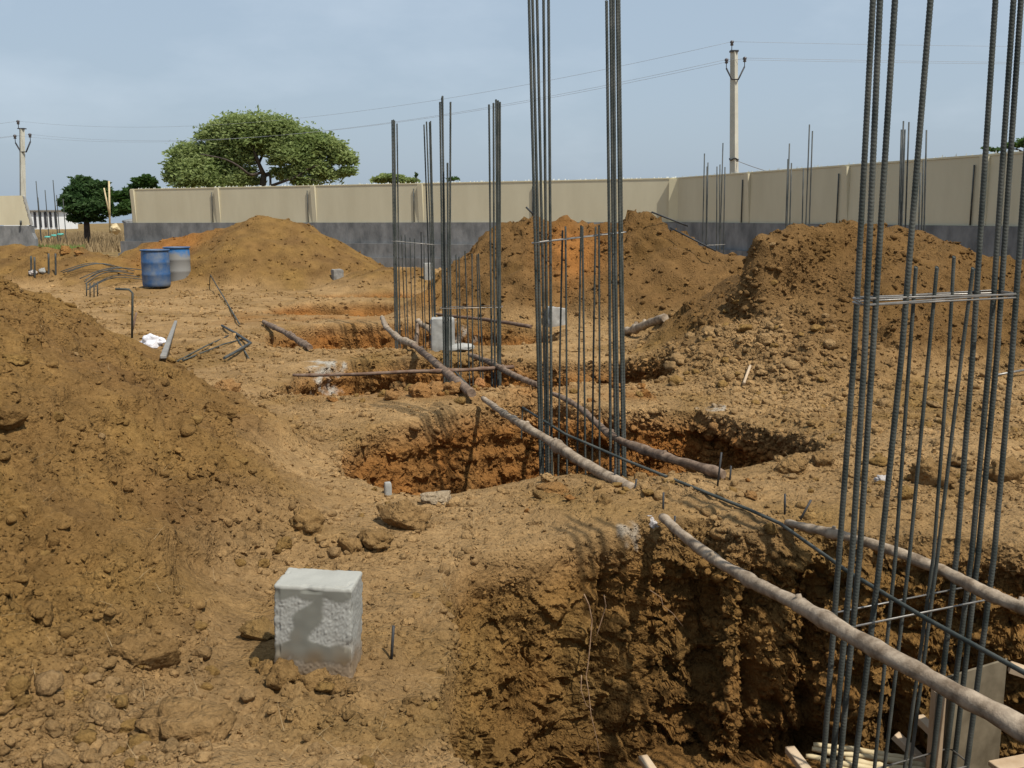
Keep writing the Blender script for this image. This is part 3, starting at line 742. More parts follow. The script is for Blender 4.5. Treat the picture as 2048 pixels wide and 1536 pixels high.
tag(scatter(62000, -1, 0.011, 0.050, 1.5, 'soil_crumbs'), 'fine crumbs of brown soil strewn over the ground and heaps', 'soil crumbs', kind='stuff')
tag(scatter(5200, 1, 0.028, 0.12, 1.6, 'loose_clods'), 'loose small clods of brown earth scattered over the site', 'clods', kind='stuff')

# clods big enough to point at: each an object, in a few localities
CLOD_ME = []
for k in range(8):
    v, f = clod_shape(2, 20.5 + k)
    for c in (C_BROWN * 0.6 + C_YEL * 0.55, C_PALE * 0.85, C_ORANGE * 0.9 + C_BROWN * 0.15):
        cc = np.tile(c, (len(v), 1)) * (1 + 0.15 * perlin(v * 3 + k))[:, None]
        CLOD_ME.append(mesh_np('earth_clod', v * 0.5, f, M_SOIL, cc))
def clod_obj(name, loc, size, me, label, group, cat='clod', rz=None, tilt=0.3):
    o = bpy.data.objects.new(name, me); COL.objects.link(o)
    o.location = loc; o.scale = (size, size, size)
    o.rotation_euler = (random.uniform(-tilt, tilt), random.uniform(-tilt, tilt), random.uniform(0, 6.28) if rz is None else rz)
    return tag(o, label, cat, group)
zones = [
    (lambda P: (px_ < 300) & (py_ > 1360) & (P[:, 1] < 3.2), 50, (0.03, 0.10), 'rounded clod piled at the bottom left corner', 'clods piled at the bottom left', (0, 1, 1)),  # predicate, count, size range, label, group, colour choices
    (lambda P: (THID == 0) & (T_DIST < 9), 30, (0.03, 0.10), 'brown clod on the big left heap slope', 'clods on the left heap', (0, 0, 1)),
    (lambda P: (P[:, 0] < -0.25) & (P[:, 1] > 2.2) & (P[:, 1] < 5.6) & (THID < 0), 30, (0.04, 0.09), 'brown clod on the ground around the concrete block', 'clods around the concrete block', (0, 0, 1)),
    (lambda P: (P[:, 1] > 4.9) & (P[:, 1] < 6.0) & (P[:, 0] > -1.0) & (P[:, 0] < 2.4) & (TPIT < 0.02), 22, (0.04, 0.10), 'clod on the strip between the two nearest pits', 'clods between the near pits', (0, 1, 2)),
    (lambda P: (P[:, 0] > 1.9) & (P[:, 1] > 5.2) & (P[:, 1] < 9.2) & (TPIT < 0.02), 38, (0.06, 0.14), 'clod on rough ground below the right heap', 'clods at the foot of the right heap', (0, 0, 1)),
    (lambda P: CRUMB > 0.30, 60, (0.07, 0.19), 'pale clod in the spill beside the right heap', 'clods in the pale spill', (1, 1, 0)),
    (lambda P: (P[:, 1] > 8.5) & (P[:, 1] < 9.4) & (P[:, 0] > -1.6) & (P[:, 0] < 1.4) & (TPIT < 0.02), 18, (0.06, 0.14), 'reddish clod on the ridge before the third pit', 'clods before the third pit', (2, 2, 0)),
]
for pred, cnt, (lo, hi), lab, grp, cols in zones:
    ok = pred(PV) & in_view & (STEEP < 0.2)
    ids = np.where(ok)[0]
    if not len(ids): continue
    for i in RNG.choice(ids, size=min(cnt, len(ids)), replace=False):
        s = lo + (hi - lo) * random.random() ** 2
        me = CLOD_ME[random.randrange(8) * 3 + random.choice(cols)]
        zx, zy = px_[ids], py_[ids]
        where = ('left' if px_[i] < np.percentile(zx, 33) else 'right' if px_[i] > np.percentile(zx, 67) else 'middle')
        deep_ = ('back' if py_[i] < np.percentile(zy, 33) else 'front' if py_[i] > np.percentile(zy, 67) else 'centre')
        big = 'tiny' if s < lo + 0.1 * (hi - lo) else 'small' if s < lo + 0.3 * (hi - lo) else 'medium' if s < lo + 0.6 * (hi - lo) else 'large'
        clod_obj('earth_clod', PV[i] + np.array([0, 0, s * 0.12]), s, me, big + ' ' + lab + ', ' + where + ' ' + deep_, grp)

# ------------------------------------------------------------------ boundary wall
ZB, ZT = 1.36, 2.50
A0 = Vector((-13.4, 35.85, 0)); A1 = Vector((4.4, 27.3, 0))
B1 = A1 + Vector((0.316, -0.949, 0)) * 3.65 * 5
def wall_run(root, P, Q, bays, inward, first_pil=True, last=True):
    d = (Q - P); L = d.length; d.normalize(); nrm = Vector(inward); back = -nrm
    step = L / bays
    def bx(s0, s1, off0, off1, z0, z1):
        a = P + d * s0 + nrm * off0; b = P + d * s1 + nrm * off0; c = P + d * s1 + nrm * off1; e = P + d * s0 + nrm * off1
        lo = [a, b, c, e]
        return [Vector((p.x, p.y, z0)) for p in lo] + [Vector((p.x, p.y, z1)) for p in lo], [(3, 2, 1, 0), (4, 5, 6, 7), (0, 1, 5, 4), (1, 2, 6, 5), (2, 3, 7, 6), (3, 0, 4, 7)]
    for k in range(bays):
        m = MB(); m.add(*bx(k * step + 0.004, (k + 1) * step - 0.004, -0.12, 0.0, ZB + 0.002, ZT)); m.build('wall_panel', M_CREAM, root)
        m = MB(); m.add(*bx(k * step + 0.004, (k + 1) * step - 0.004, -0.13, 0.012, ZT + 0.002, ZT + 0.035)); m.build('coping', M_CREAM2, root)
        sh = MB(); rnd = random.Random(k + bays * 7)
        for _ in range(40):
            s = k * step + rnd.random() * step; o = rnd.uniform(-0.1, 0.0); h = rnd.uniform(0.02, 0.065); w = rnd.uniform(0.02, 0.05)
            p = P + d * s + nrm * o; z = ZT + 0.03; q = d * w; r = nrm * 0.012
            sh.add([Vector((p.x, p.y, z)), Vector(((p + q).x, (p + q).y, z)), Vector(((p + r).x, (p + r).y, z)), Vector(((p + q * rnd.random()).x, (p + q * .5).y, z + h))],
                   [(0, 1, 3), (1, 2, 3), (2, 0, 3), (0, 2, 1)])
        tag(sh.build('glass_shards', M_GLASS, root), kind='stuff')
    for k in range(bays + 1):
        if (k == 0 and not first_pil) or (k == bays and not last): continue
        s = min(max(k * step, 0.13), L - 0.02)
        a = P + d * (s - 0.08); b = P + d * (s + 0.08)
        top, bot = 0.085, 0.012
        v = []
        for z, o in ((ZB + 0.004, bot), (ZT - 0.002, top)):
            for p, oo in ((a, 0.001), (b, 0.001), (b, o), (a, o)):
                q = p + nrm * oo; v.append(Vector((q.x, q.y, z)))
        m = MB(); m.add(v, [(3, 2, 1, 0), (4, 5, 6, 7), (0, 1, 5, 4), (1, 2, 6, 5), (2, 3, 7, 6), (3, 0, 4, 7)])
        m.build('pilaster', M_CREAM, root)
        if k > 0:
            p = P + d * (s - 0.24) + nrm * 0.026
            m = MB(); m.tube([Vector((p.x, p.y, ZB + 0.01)), Vector((p.x, p.y, ZT - 0.13))], 0.015, 8); m.build('upright_rod', M_STEELFAR, root)  # thin dark upright rod just left of the pilaster
    m = MB(); m.add(*bx(-0.38 if first_pil else 0.0, L, -0.16, 0.05, 0.72, ZB)); m.build('plinth', M_PLINTH, root)
    m = MB(); m.add(*bx(-0.45 if first_pil else 0.0, L, -0.17, 0.19, 0.30, 0.717)); m.build('plinth', M_PLINTH, root)
    m = MB(); m.add(*bx(-0.5 if first_pil else 0.0, L, -0.18, 0.27, -0.6, 0.297)); m.build('footing', M_PLINTH, root)
wall = empty('boundary_wall', (-4.5, 31.5, 0), 'long cream boundary wall on a grey plinth running across behind the site', 'wall', 'boundary walls')
nA = Vector((-(A1 - A0).y, (A1 - A0).x, 0)).normalized(); nA = nA if nA.y < 0 else -nA
wall_run(wall, A0, A1, 5, nA, last=False)
wall2 = empty('boundary_wall', (7, 19, 0), 'cream boundary wall turning toward the viewer on the right behind the earth heap', 'wall', 'boundary walls')
dB = (B1 - A1).normalized(); nB = Vector((-abs(dB.y), -abs(dB.x), 0)).normalized()
nB = Vector((dB.y, -dB.x, 0)); nB = nB if nB.x < 0 else -nB
wall_run(wall2, A1 + dB * 0.02, B1, 5, nB, first_pil=False)
m = MB(); c_ = A1 - (A1 - A0).normalized() * 0.02
m.box((A1.x, A1.y, (ZB + ZT) / 2), (0.26, 0.26, ZT - ZB - 0.004), Matrix.Rotation(-0.45, 3, 'Z')); m.build('pilaster', M_CREAM2, wall2)
m = MB(); m.box((A1.x, A1.y, 0.36), (0.42, 0.42, 1.98), Matrix.Rotation(-0.45, 3, 'Z')); m.build('plinth', M_PLINTH, wall2)
# left piece with its broken end
wl_ = empty('boundary_wall', (-20, 39, 0), 'short broken end of the cream wall at the far left beyond the gap', 'wall', 'boundary walls')
dA = (A1 - A0).normalized()
Yl = 40.6
def wl_pt(x, y): return pY(x, y, Yl)
edge = [(44, 391), (47, 400), (46, 403), (51, 413), (50, 416), (55, 428), (54, 431), (58, 440), (58, 444), (60, 450)]
m = MB(); m.prism([wl_pt(-260, 396), wl_pt(-260, 452)] + [wl_pt(*p) for p in reversed(edge)], (0.0, 0.16, 0)); m.build('wall_panel', M_CREAM, wl_)
m = MB(); m.prism([wl_pt(-260, 453), wl_pt(-260, 500), wl_pt(72, 500), wl_pt(70, 478), wl_pt(64, 466), wl_pt(63, 451.5)], (0, 0.25, 0)); m.build('plinth', M_PLINTH, wl_)
m = MB(); m.prism([wl_pt(x + 1, y) for x, y in edge] + [wl_pt(64, 450), wl_pt(57, 425), wl_pt(48, 393)], (0, 0.14, 0)); m.build('broken_edge', M_CONC, wl_)
m = MB(); m.tube([wl_pt(44, 450) - Vector((0, .1, 0)), wl_pt(44, 441) - Vector((0, .1, 0))], 0.04, 6); m.build('upright_rod', M_STEELFAR, wl_)
# low kerb across the gap
kb = MB(); a = pz(66, 481, 0.15); b = pz(246, 482, 0.15)
kb.beam((a.x, 38.6, 0.18), (b.x, 37.2, 0.18), 0.3, 0.36)
tag(kb.build('concrete_kerb', M_PLINTH), 'low grey concrete kerb lying across the gap in the wall', 'kerb')
ts = MB(); p0 = pY(95, 474, 38.0)
for k in range(3):
    v, f = clod_shape(2, 60 + k, 0.4)
    ts.add(v * 0.13 + np.array(p0) + np.array([k * 0.25, 0, 0.05 * k]), [tuple(q) for q in f], True)
tag(ts.build('plastic_sheet', M_TEAL), 'small crumpled teal plastic sheet by the kerb in the wall gap', 'sheet')

# ------------------------------------------------------------------ white building far off behind the gap
wb = empty('white_building', tuple(pY(100, 440, 130)), 'long low white building far away seen through the wall gap', 'building')
m = MB(); a = pY(20, 419, 130); b = pY(140, 419, 130); 
m.box(((a.x + b.x) / 2, 130, 0.75), (b.x - a.x, 4, 3.0)); m.build('wall', M_PAINTW, wb)
m = MB(); m.box(((a.x + b.x) / 2, 130, 2.33), (b.x - a.x + 0.6, 4.6, 0.14)); m.build('roof', M_CONC_DK, wb)
for k in range(7):
    x = a.x + (b.x - a.x) * (0.36 + 0.085 * k)
    m = MB(); m.box((x, 127.96, 1.2), (0.28, 0.1, 1.9)); m.build('window', M_DARKGAP, wb)

# ------------------------------------------------------------------ rebar
def rebar_mesh(name, pts, r, pitch, seg=8, mat=None, rib=0.13):
    pts = [np.array(p, dtype=float) for p in pts]
    L = [0.0]
    for k in range(1, len(pts)): L.append(L[-1] + np.linalg.norm(pts[k] - pts[k - 1]))
    n = max(2, int(L[-1] / pitch))
    if rib > 0:
        t = np.arange(n + 1)[:, None] * (L[-1] / n) + np.array([0.0, 0.42, 0.72])[None, :] * (L[-1] / n)
        rr = np.tile(np.array([1.0, 1.0, 1 + rib]), n + 1); t = np.clip(t.ravel(), 0, L[-1])
    else:
        t = np.linspace(0, L[-1], max(2, len(pts) * 3)); rr = np.ones(len(t))
    P = np.stack([np.interp(t, L, [p[k] for p in pts]) for k in range(3)], 1)
    d = pts[-1] - pts[0]; d /= np.linalg.norm(d)
    ref = np.array([0, 0, 1.0]) if abs(d[2]) < 0.9 else np.array([1.0, 0, 0])
    x = np.cross(d, ref); x /= np.linalg.norm(x); y = np.cross(d, x)
    ang = np.arange(seg) * 2 * np.pi / seg
    ring = np.cos(ang)[:, None] * x + np.sin(ang)[:, None] * y
    skew = (np.cos(ang) * 0.9 * r if rib > 0 else np.zeros(seg))
    V = P[:, None, :] + ring[None] * (r * rr)[:, None, None] + d[None, None, :] * skew[None, :, None]
    m = len(t)
    i = np.arange(m - 1)[:, None] * seg; k = np.arange(seg)[None, :]; k2 = (k + 1) % seg
    F = np.stack([i + k, i + k2, i + k2 + seg, i + k + seg], -1).reshape(-1, 4)
    V = V.reshape(-1, 3)
    V = np.concatenate([V, P[:1], P[-1:]]); c0, c1 = m * seg, m * seg + 1
    kk = np.arange(seg)
    caps = np.concatenate([np.stack([np.full(seg, c0), (kk + 1) % seg, kk, np.full(seg, c0)], 1), np.stack([np.full(seg, c1), (m - 1) * seg + kk, (m - 1) * seg + (kk + 1) % seg, np.full(seg, c1)], 1)])
    return V, F, caps
def rebar_obj(name, pts, r, pitch, seg, mat, parent=None, rib=0.13):
    V, F, caps = rebar_mesh(name, pts, r, pitch, seg, mat, rib)
    o0 = np.array(parent.location) if parent is not None else np.array(pts[0])
    me = bpy.data.meshes.new(name)
    V = (V - o0).astype(np.float32)
    me.vertices.add(len(V)); me.vertices.foreach_set('co', V.ravel())
    nl = len(F) * 4 + len(caps) * 3
    li = np.concatenate([F.ravel(), caps[:, :3].ravel()]).astype(np.int32)
    me.loops.add(nl); me.loops.foreach_set('vertex_index', li)
    st = np.concatenate([np.arange(len(F)) * 4, len(F) * 4 + np.arange(len(caps)) * 3]).astype(np.int32)
    me.polygons.add(len(st)); me.polygons.foreach_set('loop_start', st)
    me.polygons.foreach_set('use_smooth', np.ones(len(st), dtype=bool))
    me.update(calc_edges=True); me.materials.append(mat)
    o = bpy.data.objects.new(name, me); COL.objects.link(o)
    if parent is not None: o.parent = parent
    else: o.location = tuple(o0)
    return o
def up_line(px, Y, zbot=None, ztop=None):
    """pixel polyline listed top to bottom at plan depth Y -> world points bottom to top, run on to zbot / ztop"""
    P = [np.array(pY(x, y, Y)) for x, y in px]
    if ztop is not None:
        d = (P[0] - P[1]) / (P[0][2] - P[1][2]); P[0] = P[0] + d * (ztop - P[0][2])
    if zbot is not None:
        d = (P[-1] - P[-2]) / (P[-1][2] - P[-2][2]); P[-1] = P[-1] + d * (zbot - P[-1][2])
    return P[::-1]
def at_z(P, z):
    Z = [p[2] for p in P]
    return np.array([np.interp(z, Z, [p[k] for p in P]) for k in range(3)])
def ring_obj(name, corners, r, parent, mat, over=0.10):
    pts = [Vector(c) for c in corners]
    c = sum(pts, Vector()) / len(pts)
    pts = [p + (p - c).normalized() * 0.022 for p in pts]
    path = []
    n = len(pts)
    for k in range(n):
        p, q, s = pts[k - 1], pts[k], pts[(k + 1) % n]
        path += [q + (p - q).normalized() * 0.018, q + (s - q).normalized() * 0.018]
    path.append(path[0])
    m = MB(); m.tube(path, r, 6); return m.build(name, mat, parent)

# nearest column, standing in the first pit
C1 = dict(
    a=([(1746, 0), (1708, 712), (1678, 1112), (1646, 1536)], 4.00, 0.0115), b=([(1760, 0), (1729, 712), (1704, 1112), (1664, 1536)], 3.85, 0.0115),
    c=([(1790, 0), (1745, 712), (1719, 1112), (1679, 1536)], 3.87, 0.0115), d=([(1861, 0), (1803, 712), (1761, 1112), (1709, 1536)], 3.93, 0.0115),
    e=([(1991, 0), (1945, 712), (1913, 1112), (1864, 1536)], 4.24, 0.0115), f=([(2027, 0), (1979, 712), (1943, 1112), (1889, 1536)], 4.29, 0.0115),
    g=([(2042, 0), (1994, 712), (1956, 1112), (1907, 1536)], 4.28, 0.0115), h=([(2060, 200), (2024, 712), (1988, 1112), (1933, 1536)], 4.15, 0.0115))
col1 = empty('rebar_column', (1.65, 4.05, -1.12), 'nearest and largest rebar column standing in the right foreground pit', 'rebar column', 'rebar columns for the building')
bars1 = {}
for k, (px, Y, r) in C1.items():
    P = up_line(px, Y, -1.25, 2.58 + random.random() * 0.16); bars1[k] = P
    rebar_obj('long_bar', P, r, 0.0140, 8, M_STEEL, col1, 0.11)
for px, Y in (([(1832, 535), (1819, 712), (1791, 1112), (1749, 1536)], 3.97), ([(1874, 535), (1857, 712), (1819, 1112), (1769, 1536)], 4.0),
              ([(1908, 514), (1897, 712), (1867, 1112), (1809, 1536)], 4.2), ([(1946, 537), (1923, 712), (1875, 1112), (1820, 1536)], 4.06)):
    rebar_obj('short_bar', up_line(px, Y, -1.25), 0.0078, 0.011, 8, M_STEEL, col1, 0.08)
for z, dz in ((-0.07, 0), (1.247, 0.0), (1.256, 0.008), (1.266, -0.006), (-0.86, 0.0)):
    cs = [at_z(bars1[k], z + s * dz) for k, s in (('a', 1), ('b', -1), ('h', 1), ('f', 0))]
    ring_obj('stirrup', cs, 0.0042, col1, M_STIRRUP)
def far_column(loc_label, longs, shorts, zbot, pitch, ringz, r=0.0105, group='rebar columns for the building', rr=None, rs=0.0075, rib=0.12, ringr=0.004):
    Ys = [y for _, y in longs]; P0 = pY(longs[0][0][0][0], longs[0][0][-1][1], longs[0][1])
    col = empty('rebar_column', (P0.x + 0.3, sum(Ys) / len(Ys), zbot), loc_label, 'rebar column', group)
    lines = []
    for px, Y in longs:
        P = up_line(px, Y, zbot, None if px[0][1] > 0 else 3.12 + random.random() * 0.12); lines.append(P)
        rebar_obj('long_bar', P, r, pitch, 6, M_STEEL if rib else M_STEELFAR, col, rib)
    for px, Y in shorts:
        rebar_obj('short_bar', up_line(px, Y, zbot), rs, pitch, 6, M_STEEL if rib else M_STEELFAR, col, rib * 0.8)
    for z0, z1 in ringz:
        xs = [at_z(P, z0)[0] for P in lines]; iL, iR = int(np.argmin(xs)), int(np.argmax(xs))
        l, q = at_z(lines[iL], z0), at_z(lines[iR], z1)
        w = 0.085
        ring_obj('stirrup', [l - np.array([0, w, 0]), q - np.array([0, w, 0]), q + np.array([0, w, 0]), l + np.array([0, w, 0])], ringr, col, M_STIRRUP)
    return col
# second column (middle of the picture)
far_column('tall rebar column in the middle rising out of the second pit',
    [([(1058, 0), (1071, 512), (1081, 945)], 7.10), ([(1065, 0), (1077, 512), (1086, 945)], 7.13), ([(1074, 0), (1085, 512), (1093, 945)], 7.24), ([(1087, 0), (1092, 512), (1097, 945)], 7.26),
     ([(1097, 0), (1101, 512), (1103, 945)], 7.08), ([(1213, 2.5), (1219, 512), (1221, 930)], 6.90), ([(1221, 0), (1226, 512), (1231, 930)], 7.05), ([(1227, 0), (1231, 512), (1237, 930)], 6.88),
     ([(1234, 0), (1240, 512), (1246, 930)], 6.92), ([(1238, 0), (1244, 512), (1250, 930)], 7.06)],
    [([(1125, 462), (1120, 700), (1116, 970)], 7.2), ([(1131, 454), (1133, 700), (1134, 970)], 7.02), ([(1162, 452), (1158, 700), (1154, 950)], 7.14), ([(1165, 454), (1168, 700), (1171, 950)], 6.98),
     ([(1191, 455), (1187, 700), (1184, 950)], 7.1), ([(1198, 452), (1199, 700), (1199, 950)], 6.95)],
    -1.1, 0.022, [(1.40, 1.47), (-0.75, -0.72)])
far_column('third rebar column from the front, left of the middle, in the third pit',
    [([(880, 205), (884, 500), (889, 770)], 10.2), ([(885, 193), (888, 500), (893, 770)], 10.25), ([(884, 196), (890, 500), (896, 770)], 10.4), ([(901, 205), (900, 500), (903, 770)], 10.4), ([(895, 327), (896, 500), (898, 770)], 10.2),
     ([(978, 210), (981, 500), (984, 765)], 10.3), ([(987, 207), (988, 500), (990, 765)], 10.15), ([(992, 200), (994, 500), (996, 765)], 10.3), ([(996, 202), (997, 500), (999, 765)], 10.18), ([(1000, 205), (1000, 500), (1001, 765)], 10.35)],
    [([(912, 510), (916, 700), (917, 760)], 10.4), ([(918, 515), (921, 700), (922, 760)], 10.2), ([(930, 503), (937, 700), (939, 760)], 10.4), ([(944, 508), (945, 700), (946, 760)], 10.2), ([(954, 510), (958, 700), (961, 760)], 10.35), ([(957, 508), (964, 700), (966, 760)], 10.2)],
    -1.0, 0.03, [(0.66, 0.655)])
far_column('fourth rebar column from the front, behind the third and beside the grey block',
    [([(784, 241), (787, 480), (791, 690)], 14.3), ([(787, 240), (790, 480), (794, 690)], 14.35), ([(789, 242), (792, 480), (796, 690)], 14.5), ([(794, 248), (797, 480), (800, 690)], 14.5),
     ([(848, 250), (856, 480), (860, 690)], 14.4), ([(853, 244), (861, 480), (866, 690)], 14.3), ([(859, 245), (864, 480), (870, 690)], 14.45), ([(861, 243), (867, 480), (872, 690)], 14.3)],
    [([(803, 470), (808, 600), (812, 680)], 14.5), ([(810, 470), (814, 600), (816, 680)], 14.3), ([(820, 476), (823, 600), (826, 680)], 14.5), ([(829, 478), (830, 600), (832, 680)], 14.3),
     ([(842, 465), (844, 600), (847, 680)], 14.5), ([(848, 470), (849, 600), (851, 680)], 14.3), ([(856, 466), (858, 600), (860, 680)], 14.4)],
    -0.95, 0.05, [(1.23, 1.18)])
# columns beyond the right-hand heaps
def simple_column(label, xs, Y, ybase, spread=0.09):
    longs = [([(x, t), (x + dx, ybase)], Y + (0.15 if k % 2 else -0.05)) for k, (x, t, dx) in enumerate(xs)]
    return far_column(label, longs, [], -0.9, 0.06, [(0.95, 0.97)], r=0.012, rib=0.0)
simple_column('thin rebar column between the two right heaps against the wall corner', [(1409, 307, -4), (1414, 333, -2), (1416, 325, -3), (1434, 333, -1), (1440, 329, -1), (1446, 286, -6), (1450, 334, -3)], 20.5, 495)
simple_column('thin rebar column behind the right heap, left of the rightmost pair', [(1576, 318, -5), (1579, 287, -6), (1583, 326, -4), (1607, 337, -3), (1619, 249, -8), (1625, 262, -7)], 18.0, 470)
simple_column('thin rebar column behind the top of the right heap near the foreground bars', [(1803, 259, -6), (1807, 242, -7), (1810, 259, -7), (1818, 244, -8), (1841, 345, -4), (1847, 320, -4), (1853, 260, -5)], 15.4, 470)
# starter stubs in the ground at far left
stub = empty('rebar_starter', tuple(pg(85, 548)), 'short rebar starter stubs poking from the ground at the far left', 'rebar')
for x, y0, y1 in ((62, 512, 549), (69, 514, 552), (97, 507, 550), (111, 507, 550)):
    g = pg(x, y1); rebar_obj('stub_bar', [np.array(g) - np.array([0, 0, .1]), np.array(pY(x, y0, g.y))], 0.022, 0.1, 6, M_STEELFAR, stub, 0)
# bars standing beyond the gap in the wall
fb = empty('rebar_column', tuple(pY(112, 470, 50)), 'faint cluster of thin bars standing beyond the gap in the wall', 'rebar column')
for x, y0 in ((72, 362), (76, 395), (90, 380), (106, 360), (110, 402), (113, 390), (126, 398)):
    p = pY(x, y0, 50); rebar_obj('long_bar', [(p.x, 50, -0.1), tuple(p)], 0.02, 1, 6, M_STEELFAR, fb, 0)

# ------------------------------------------------------------------ wooden poles and bars on the ground
def rand_path(a, b, n, bow, seed, ctrl=None):
    rnd = random.Random(seed); out = []
    pts = [Vector(a)] + [Vector(c) for c in (ctrl or [])] + [Vector(b)]
    Ls = [0]
    for k in range(1, len(pts)): Ls.append(Ls[-1] + (pts[k] - pts[k - 1]).length)
    for i in range(n):
        t = i / (n - 1); s = t * Ls[-1]
        p = Vector([float(np.interp(s, Ls, [q[c] for q in pts])) for c in range(3)])
        d = (pts[-1] - pts[0]).normalized(); side = d.cross(Vector((0, 0, 1))).normalized()
        p += side * (math.sin(t * 5.1 + seed) * 0.35 + math.sin(t * 11 + seed * 2) * 0.12) * bow * math.sin(math.pi * t) + Vector((0, 0, 1)) * math.sin(t * 7 + seed * 3) * 0.25 * bow
        out.append(p)
    for _ in range(2):
        out = [out[0]] + [(out[i - 1] + out[i] * 2 + out[i + 1]) / 4 for i in range(1, n - 1)] + [out[-1]]
    return out
def pole(a, b, r0, r1, label, mat, seed, n=44, bow=0.05, ctrl=None, name='wooden_pole', cat='pole', group=None, seg=12):
    path = rand_path(a, b, n, bow, seed, ctrl); rnd = random.Random(seed)
    rad = []
    knots = [rnd.random() for _ in range(7)]
    for i in range(n):
        t = i / (n - 1); r = r0 + (r1 - r0) * t
        for k in knots: r *= 1 + 0.24 * math.exp(-((t - k) / 0.016) ** 2)
        r *= 1 + 0.05 * math.sin(t * 31 + seed)
        rad.append(r)
    rad[0] *= 0.85; rad[-1] *= 0.85
    rad = [r * (1 + 0.07 * math.sin(i * 1.7 + seed) * math.sin(i * 0.53 + seed * 2) + rnd.uniform(-0.035, 0.035)) for i, r in enumerate(rad)]
    m = MB(); m.tube(path, rad, seg, True, 0.11, seed)
    # stubs of cut branches
    for k in knots[:2]:
        i = int(k * (n - 4)) + 2; d = Vector((rnd.uniform(-.5, .5), rnd.uniform(-.5, .5), 1)).normalized()
        if n > 20: m.tube([path[i], path[i] + d * rad[i] * 1.35], [rad[i] * 0.5, rad[i] * 0.32], 7)
    return tag(m.build(name, mat, origin=path[0]), label, cat, group)
G_ = 'poles laid across the pits'
up = lambda v, h: Vector((v.x, v.y, v.z + h))
pole(pz(1325, 1038, 0.03), pz(2090, 1478, 0.10), 0.023, 0.033, 'long pale crooked pole laid over the near pit in front of the nearest rebar column', M_POLE, 3, 70, 0.10, [pz(1500, 1165, 0.05), pz(1690, 1272, 0.08), pz(1880, 1372, 0.1)], group=G_)
pole(pz(1574, 1038, 0.03), pz(2085, 1222, 0.05), 0.020, 0.029, 'grey pole laid over the near pit behind the nearest rebar column', M_POLE, 8, 60, 0.08, [pz(1740, 1096, 0.05), pz(1900, 1150, 0.05)], group=G_)
pole(pz(966, 792, 0.05), pz(1268, 974, 0.06), 0.022, 0.037, 'pale peeled pole over the second pit in front of the middle rebar column', M_POLE, 12, 60, 0.09, [pz(1060, 862, 0.06), pz(1160, 918, 0.06)], group=G_)
pole(pz(1104, 790, 0.05), pz(1447, 957, 0.05), 0.020, 0.031, 'brownish pole over the second pit behind the middle rebar column', M_BARK, 17, 60, 0.09, [pz(1250, 875, 0.05), pz(1350, 922, 0.05)], group=G_)
pole(pz(826, 690, 0.06), pz(944, 788, 0.06), 0.034, 0.042, 'dark pole over the third pit passing in front of the third rebar column', M_BARK, 21, 40, 0.04, group=G_)
pole(pz(764, 634, 0.10), pz(832, 691, 0.06), 0.032, 0.042, 'curved grey pole over the fourth pit left of its rebar column', M_POLE, 25, 40, 0.03, [pz(773, 655, 0.08), pz(800, 678, 0.06)], group=G_)
pole(pz(938, 708, 0.05), pz(1078, 771, 0.05), 0.026, 0.03, 'thin grey pole over the third pit right of its rebar column', M_BARK, 29, 40, 0.03, group=G_)
pole(pz(527, 643, 0.04), pz(620, 694, 0.04), 0.034, 0.040, 'short grey pole lying by the left end of the fourth pit', M_BARK, 33, 30, 0.03, group=G_)
pole(pz(585, 748, 0.05), pz(1027, 731, 0.05), 0.015, 0.021, 'thin rusty brown pole lying straight across the third pit', M_RUST, 37, 60, 0.05, [pz(720, 748, 0.05), pz(880, 744, 0.05)], group=G_)
pole(pz(870, 627, 0.08), pz(1062, 652, 0.08), 0.02, 0.026, 'thin reddish pole lying beyond the fourth pit behind the rebar', M_RUST, 41, 30, 0.03, group=G_)
p0, p1 = pg(1250, 669), pg(1330, 650)
pole(up(p0, 0.03), up(p1, 0.09), 0.045, 0.06, 'thick short log lying on the slope to the right of the middle rebar column', M_POLE, 45, 26, 0.02, group=G_)
pole(pY(834, 641, 15.0), pY(862, 661, 14.6), 0.035, 0.045, 'short branch resting on the fourth pit edge beside the grey block', M_POLE, 49, 16, 0.02)
pole(pY(836, 648, 14.9), pY(831, 694, 14.6), 0.03, 0.035, 'upright wooden prop in the fourth pit beside the grey block', M_BARK, 53, 14, 0.01)

# long reinforcing bar lying from the second pit to the right edge
pts = [pz(1045, 815, 0.10)] + [pz(x, y, z) for x, y, z in ((1130, 868, 0.08), (1250, 920, 0.07), (1400, 980, 0.06), (1500, 1020, 0.04), (1560, 1047, 0.04), (1700, 1146, 0.05), (1850, 1236, 0.06), (2048, 1345, 0.08), (2120, 1385, 0.09))]
tag(rebar_obj('long_rebar', [pz(1045, 815, 0.10) + Vector((-.01, 0, -0.25))] + pts, 0.0095, 0.03, 8, M_STEEL, None, 0.05), 'long steel bar lying loosely across both near pits through the rebar columns', 'steel bar')
def rod(label, pts, r, mat=M_STEEL, name='steel_rod', cat='steel rod', group=None, seg=7):
    m = MB(); m.tube(pts, r, seg); return tag(m.build(name, mat, origin=pts[0]), label, cat, group)
def gl(px, h): return [up(pg(x, y), h) for x, y in px]
rod('thin dark bar leaning on the pole before the third pit', [pz(905, 738, 0.04), pz(940, 775, 0.04)], 0.010)
rod('hooked steel rod standing upright at the edge of the big left heap', [pY(231, 578, 11.2), pY(258, 579, 11.2), pY(265, 586, 11.2), pY(264, 676, 11.2)], 0.013)
rod('short rusty rod leaning beside the hooked rod', [pY(273, 625, 11.3), pY(264, 664, 11.2)], 0.011, M_RUST)
m = MB(); a, b = gl([(352, 648), (327, 726)], 0.04); m.beam(a, b, 0.042, 0.025, bevel=0.005)
tag(m.build('steel_flat', M_CONC_DK, origin=a), 'grey flat steel length lying right of the white bag', 'steel bar')
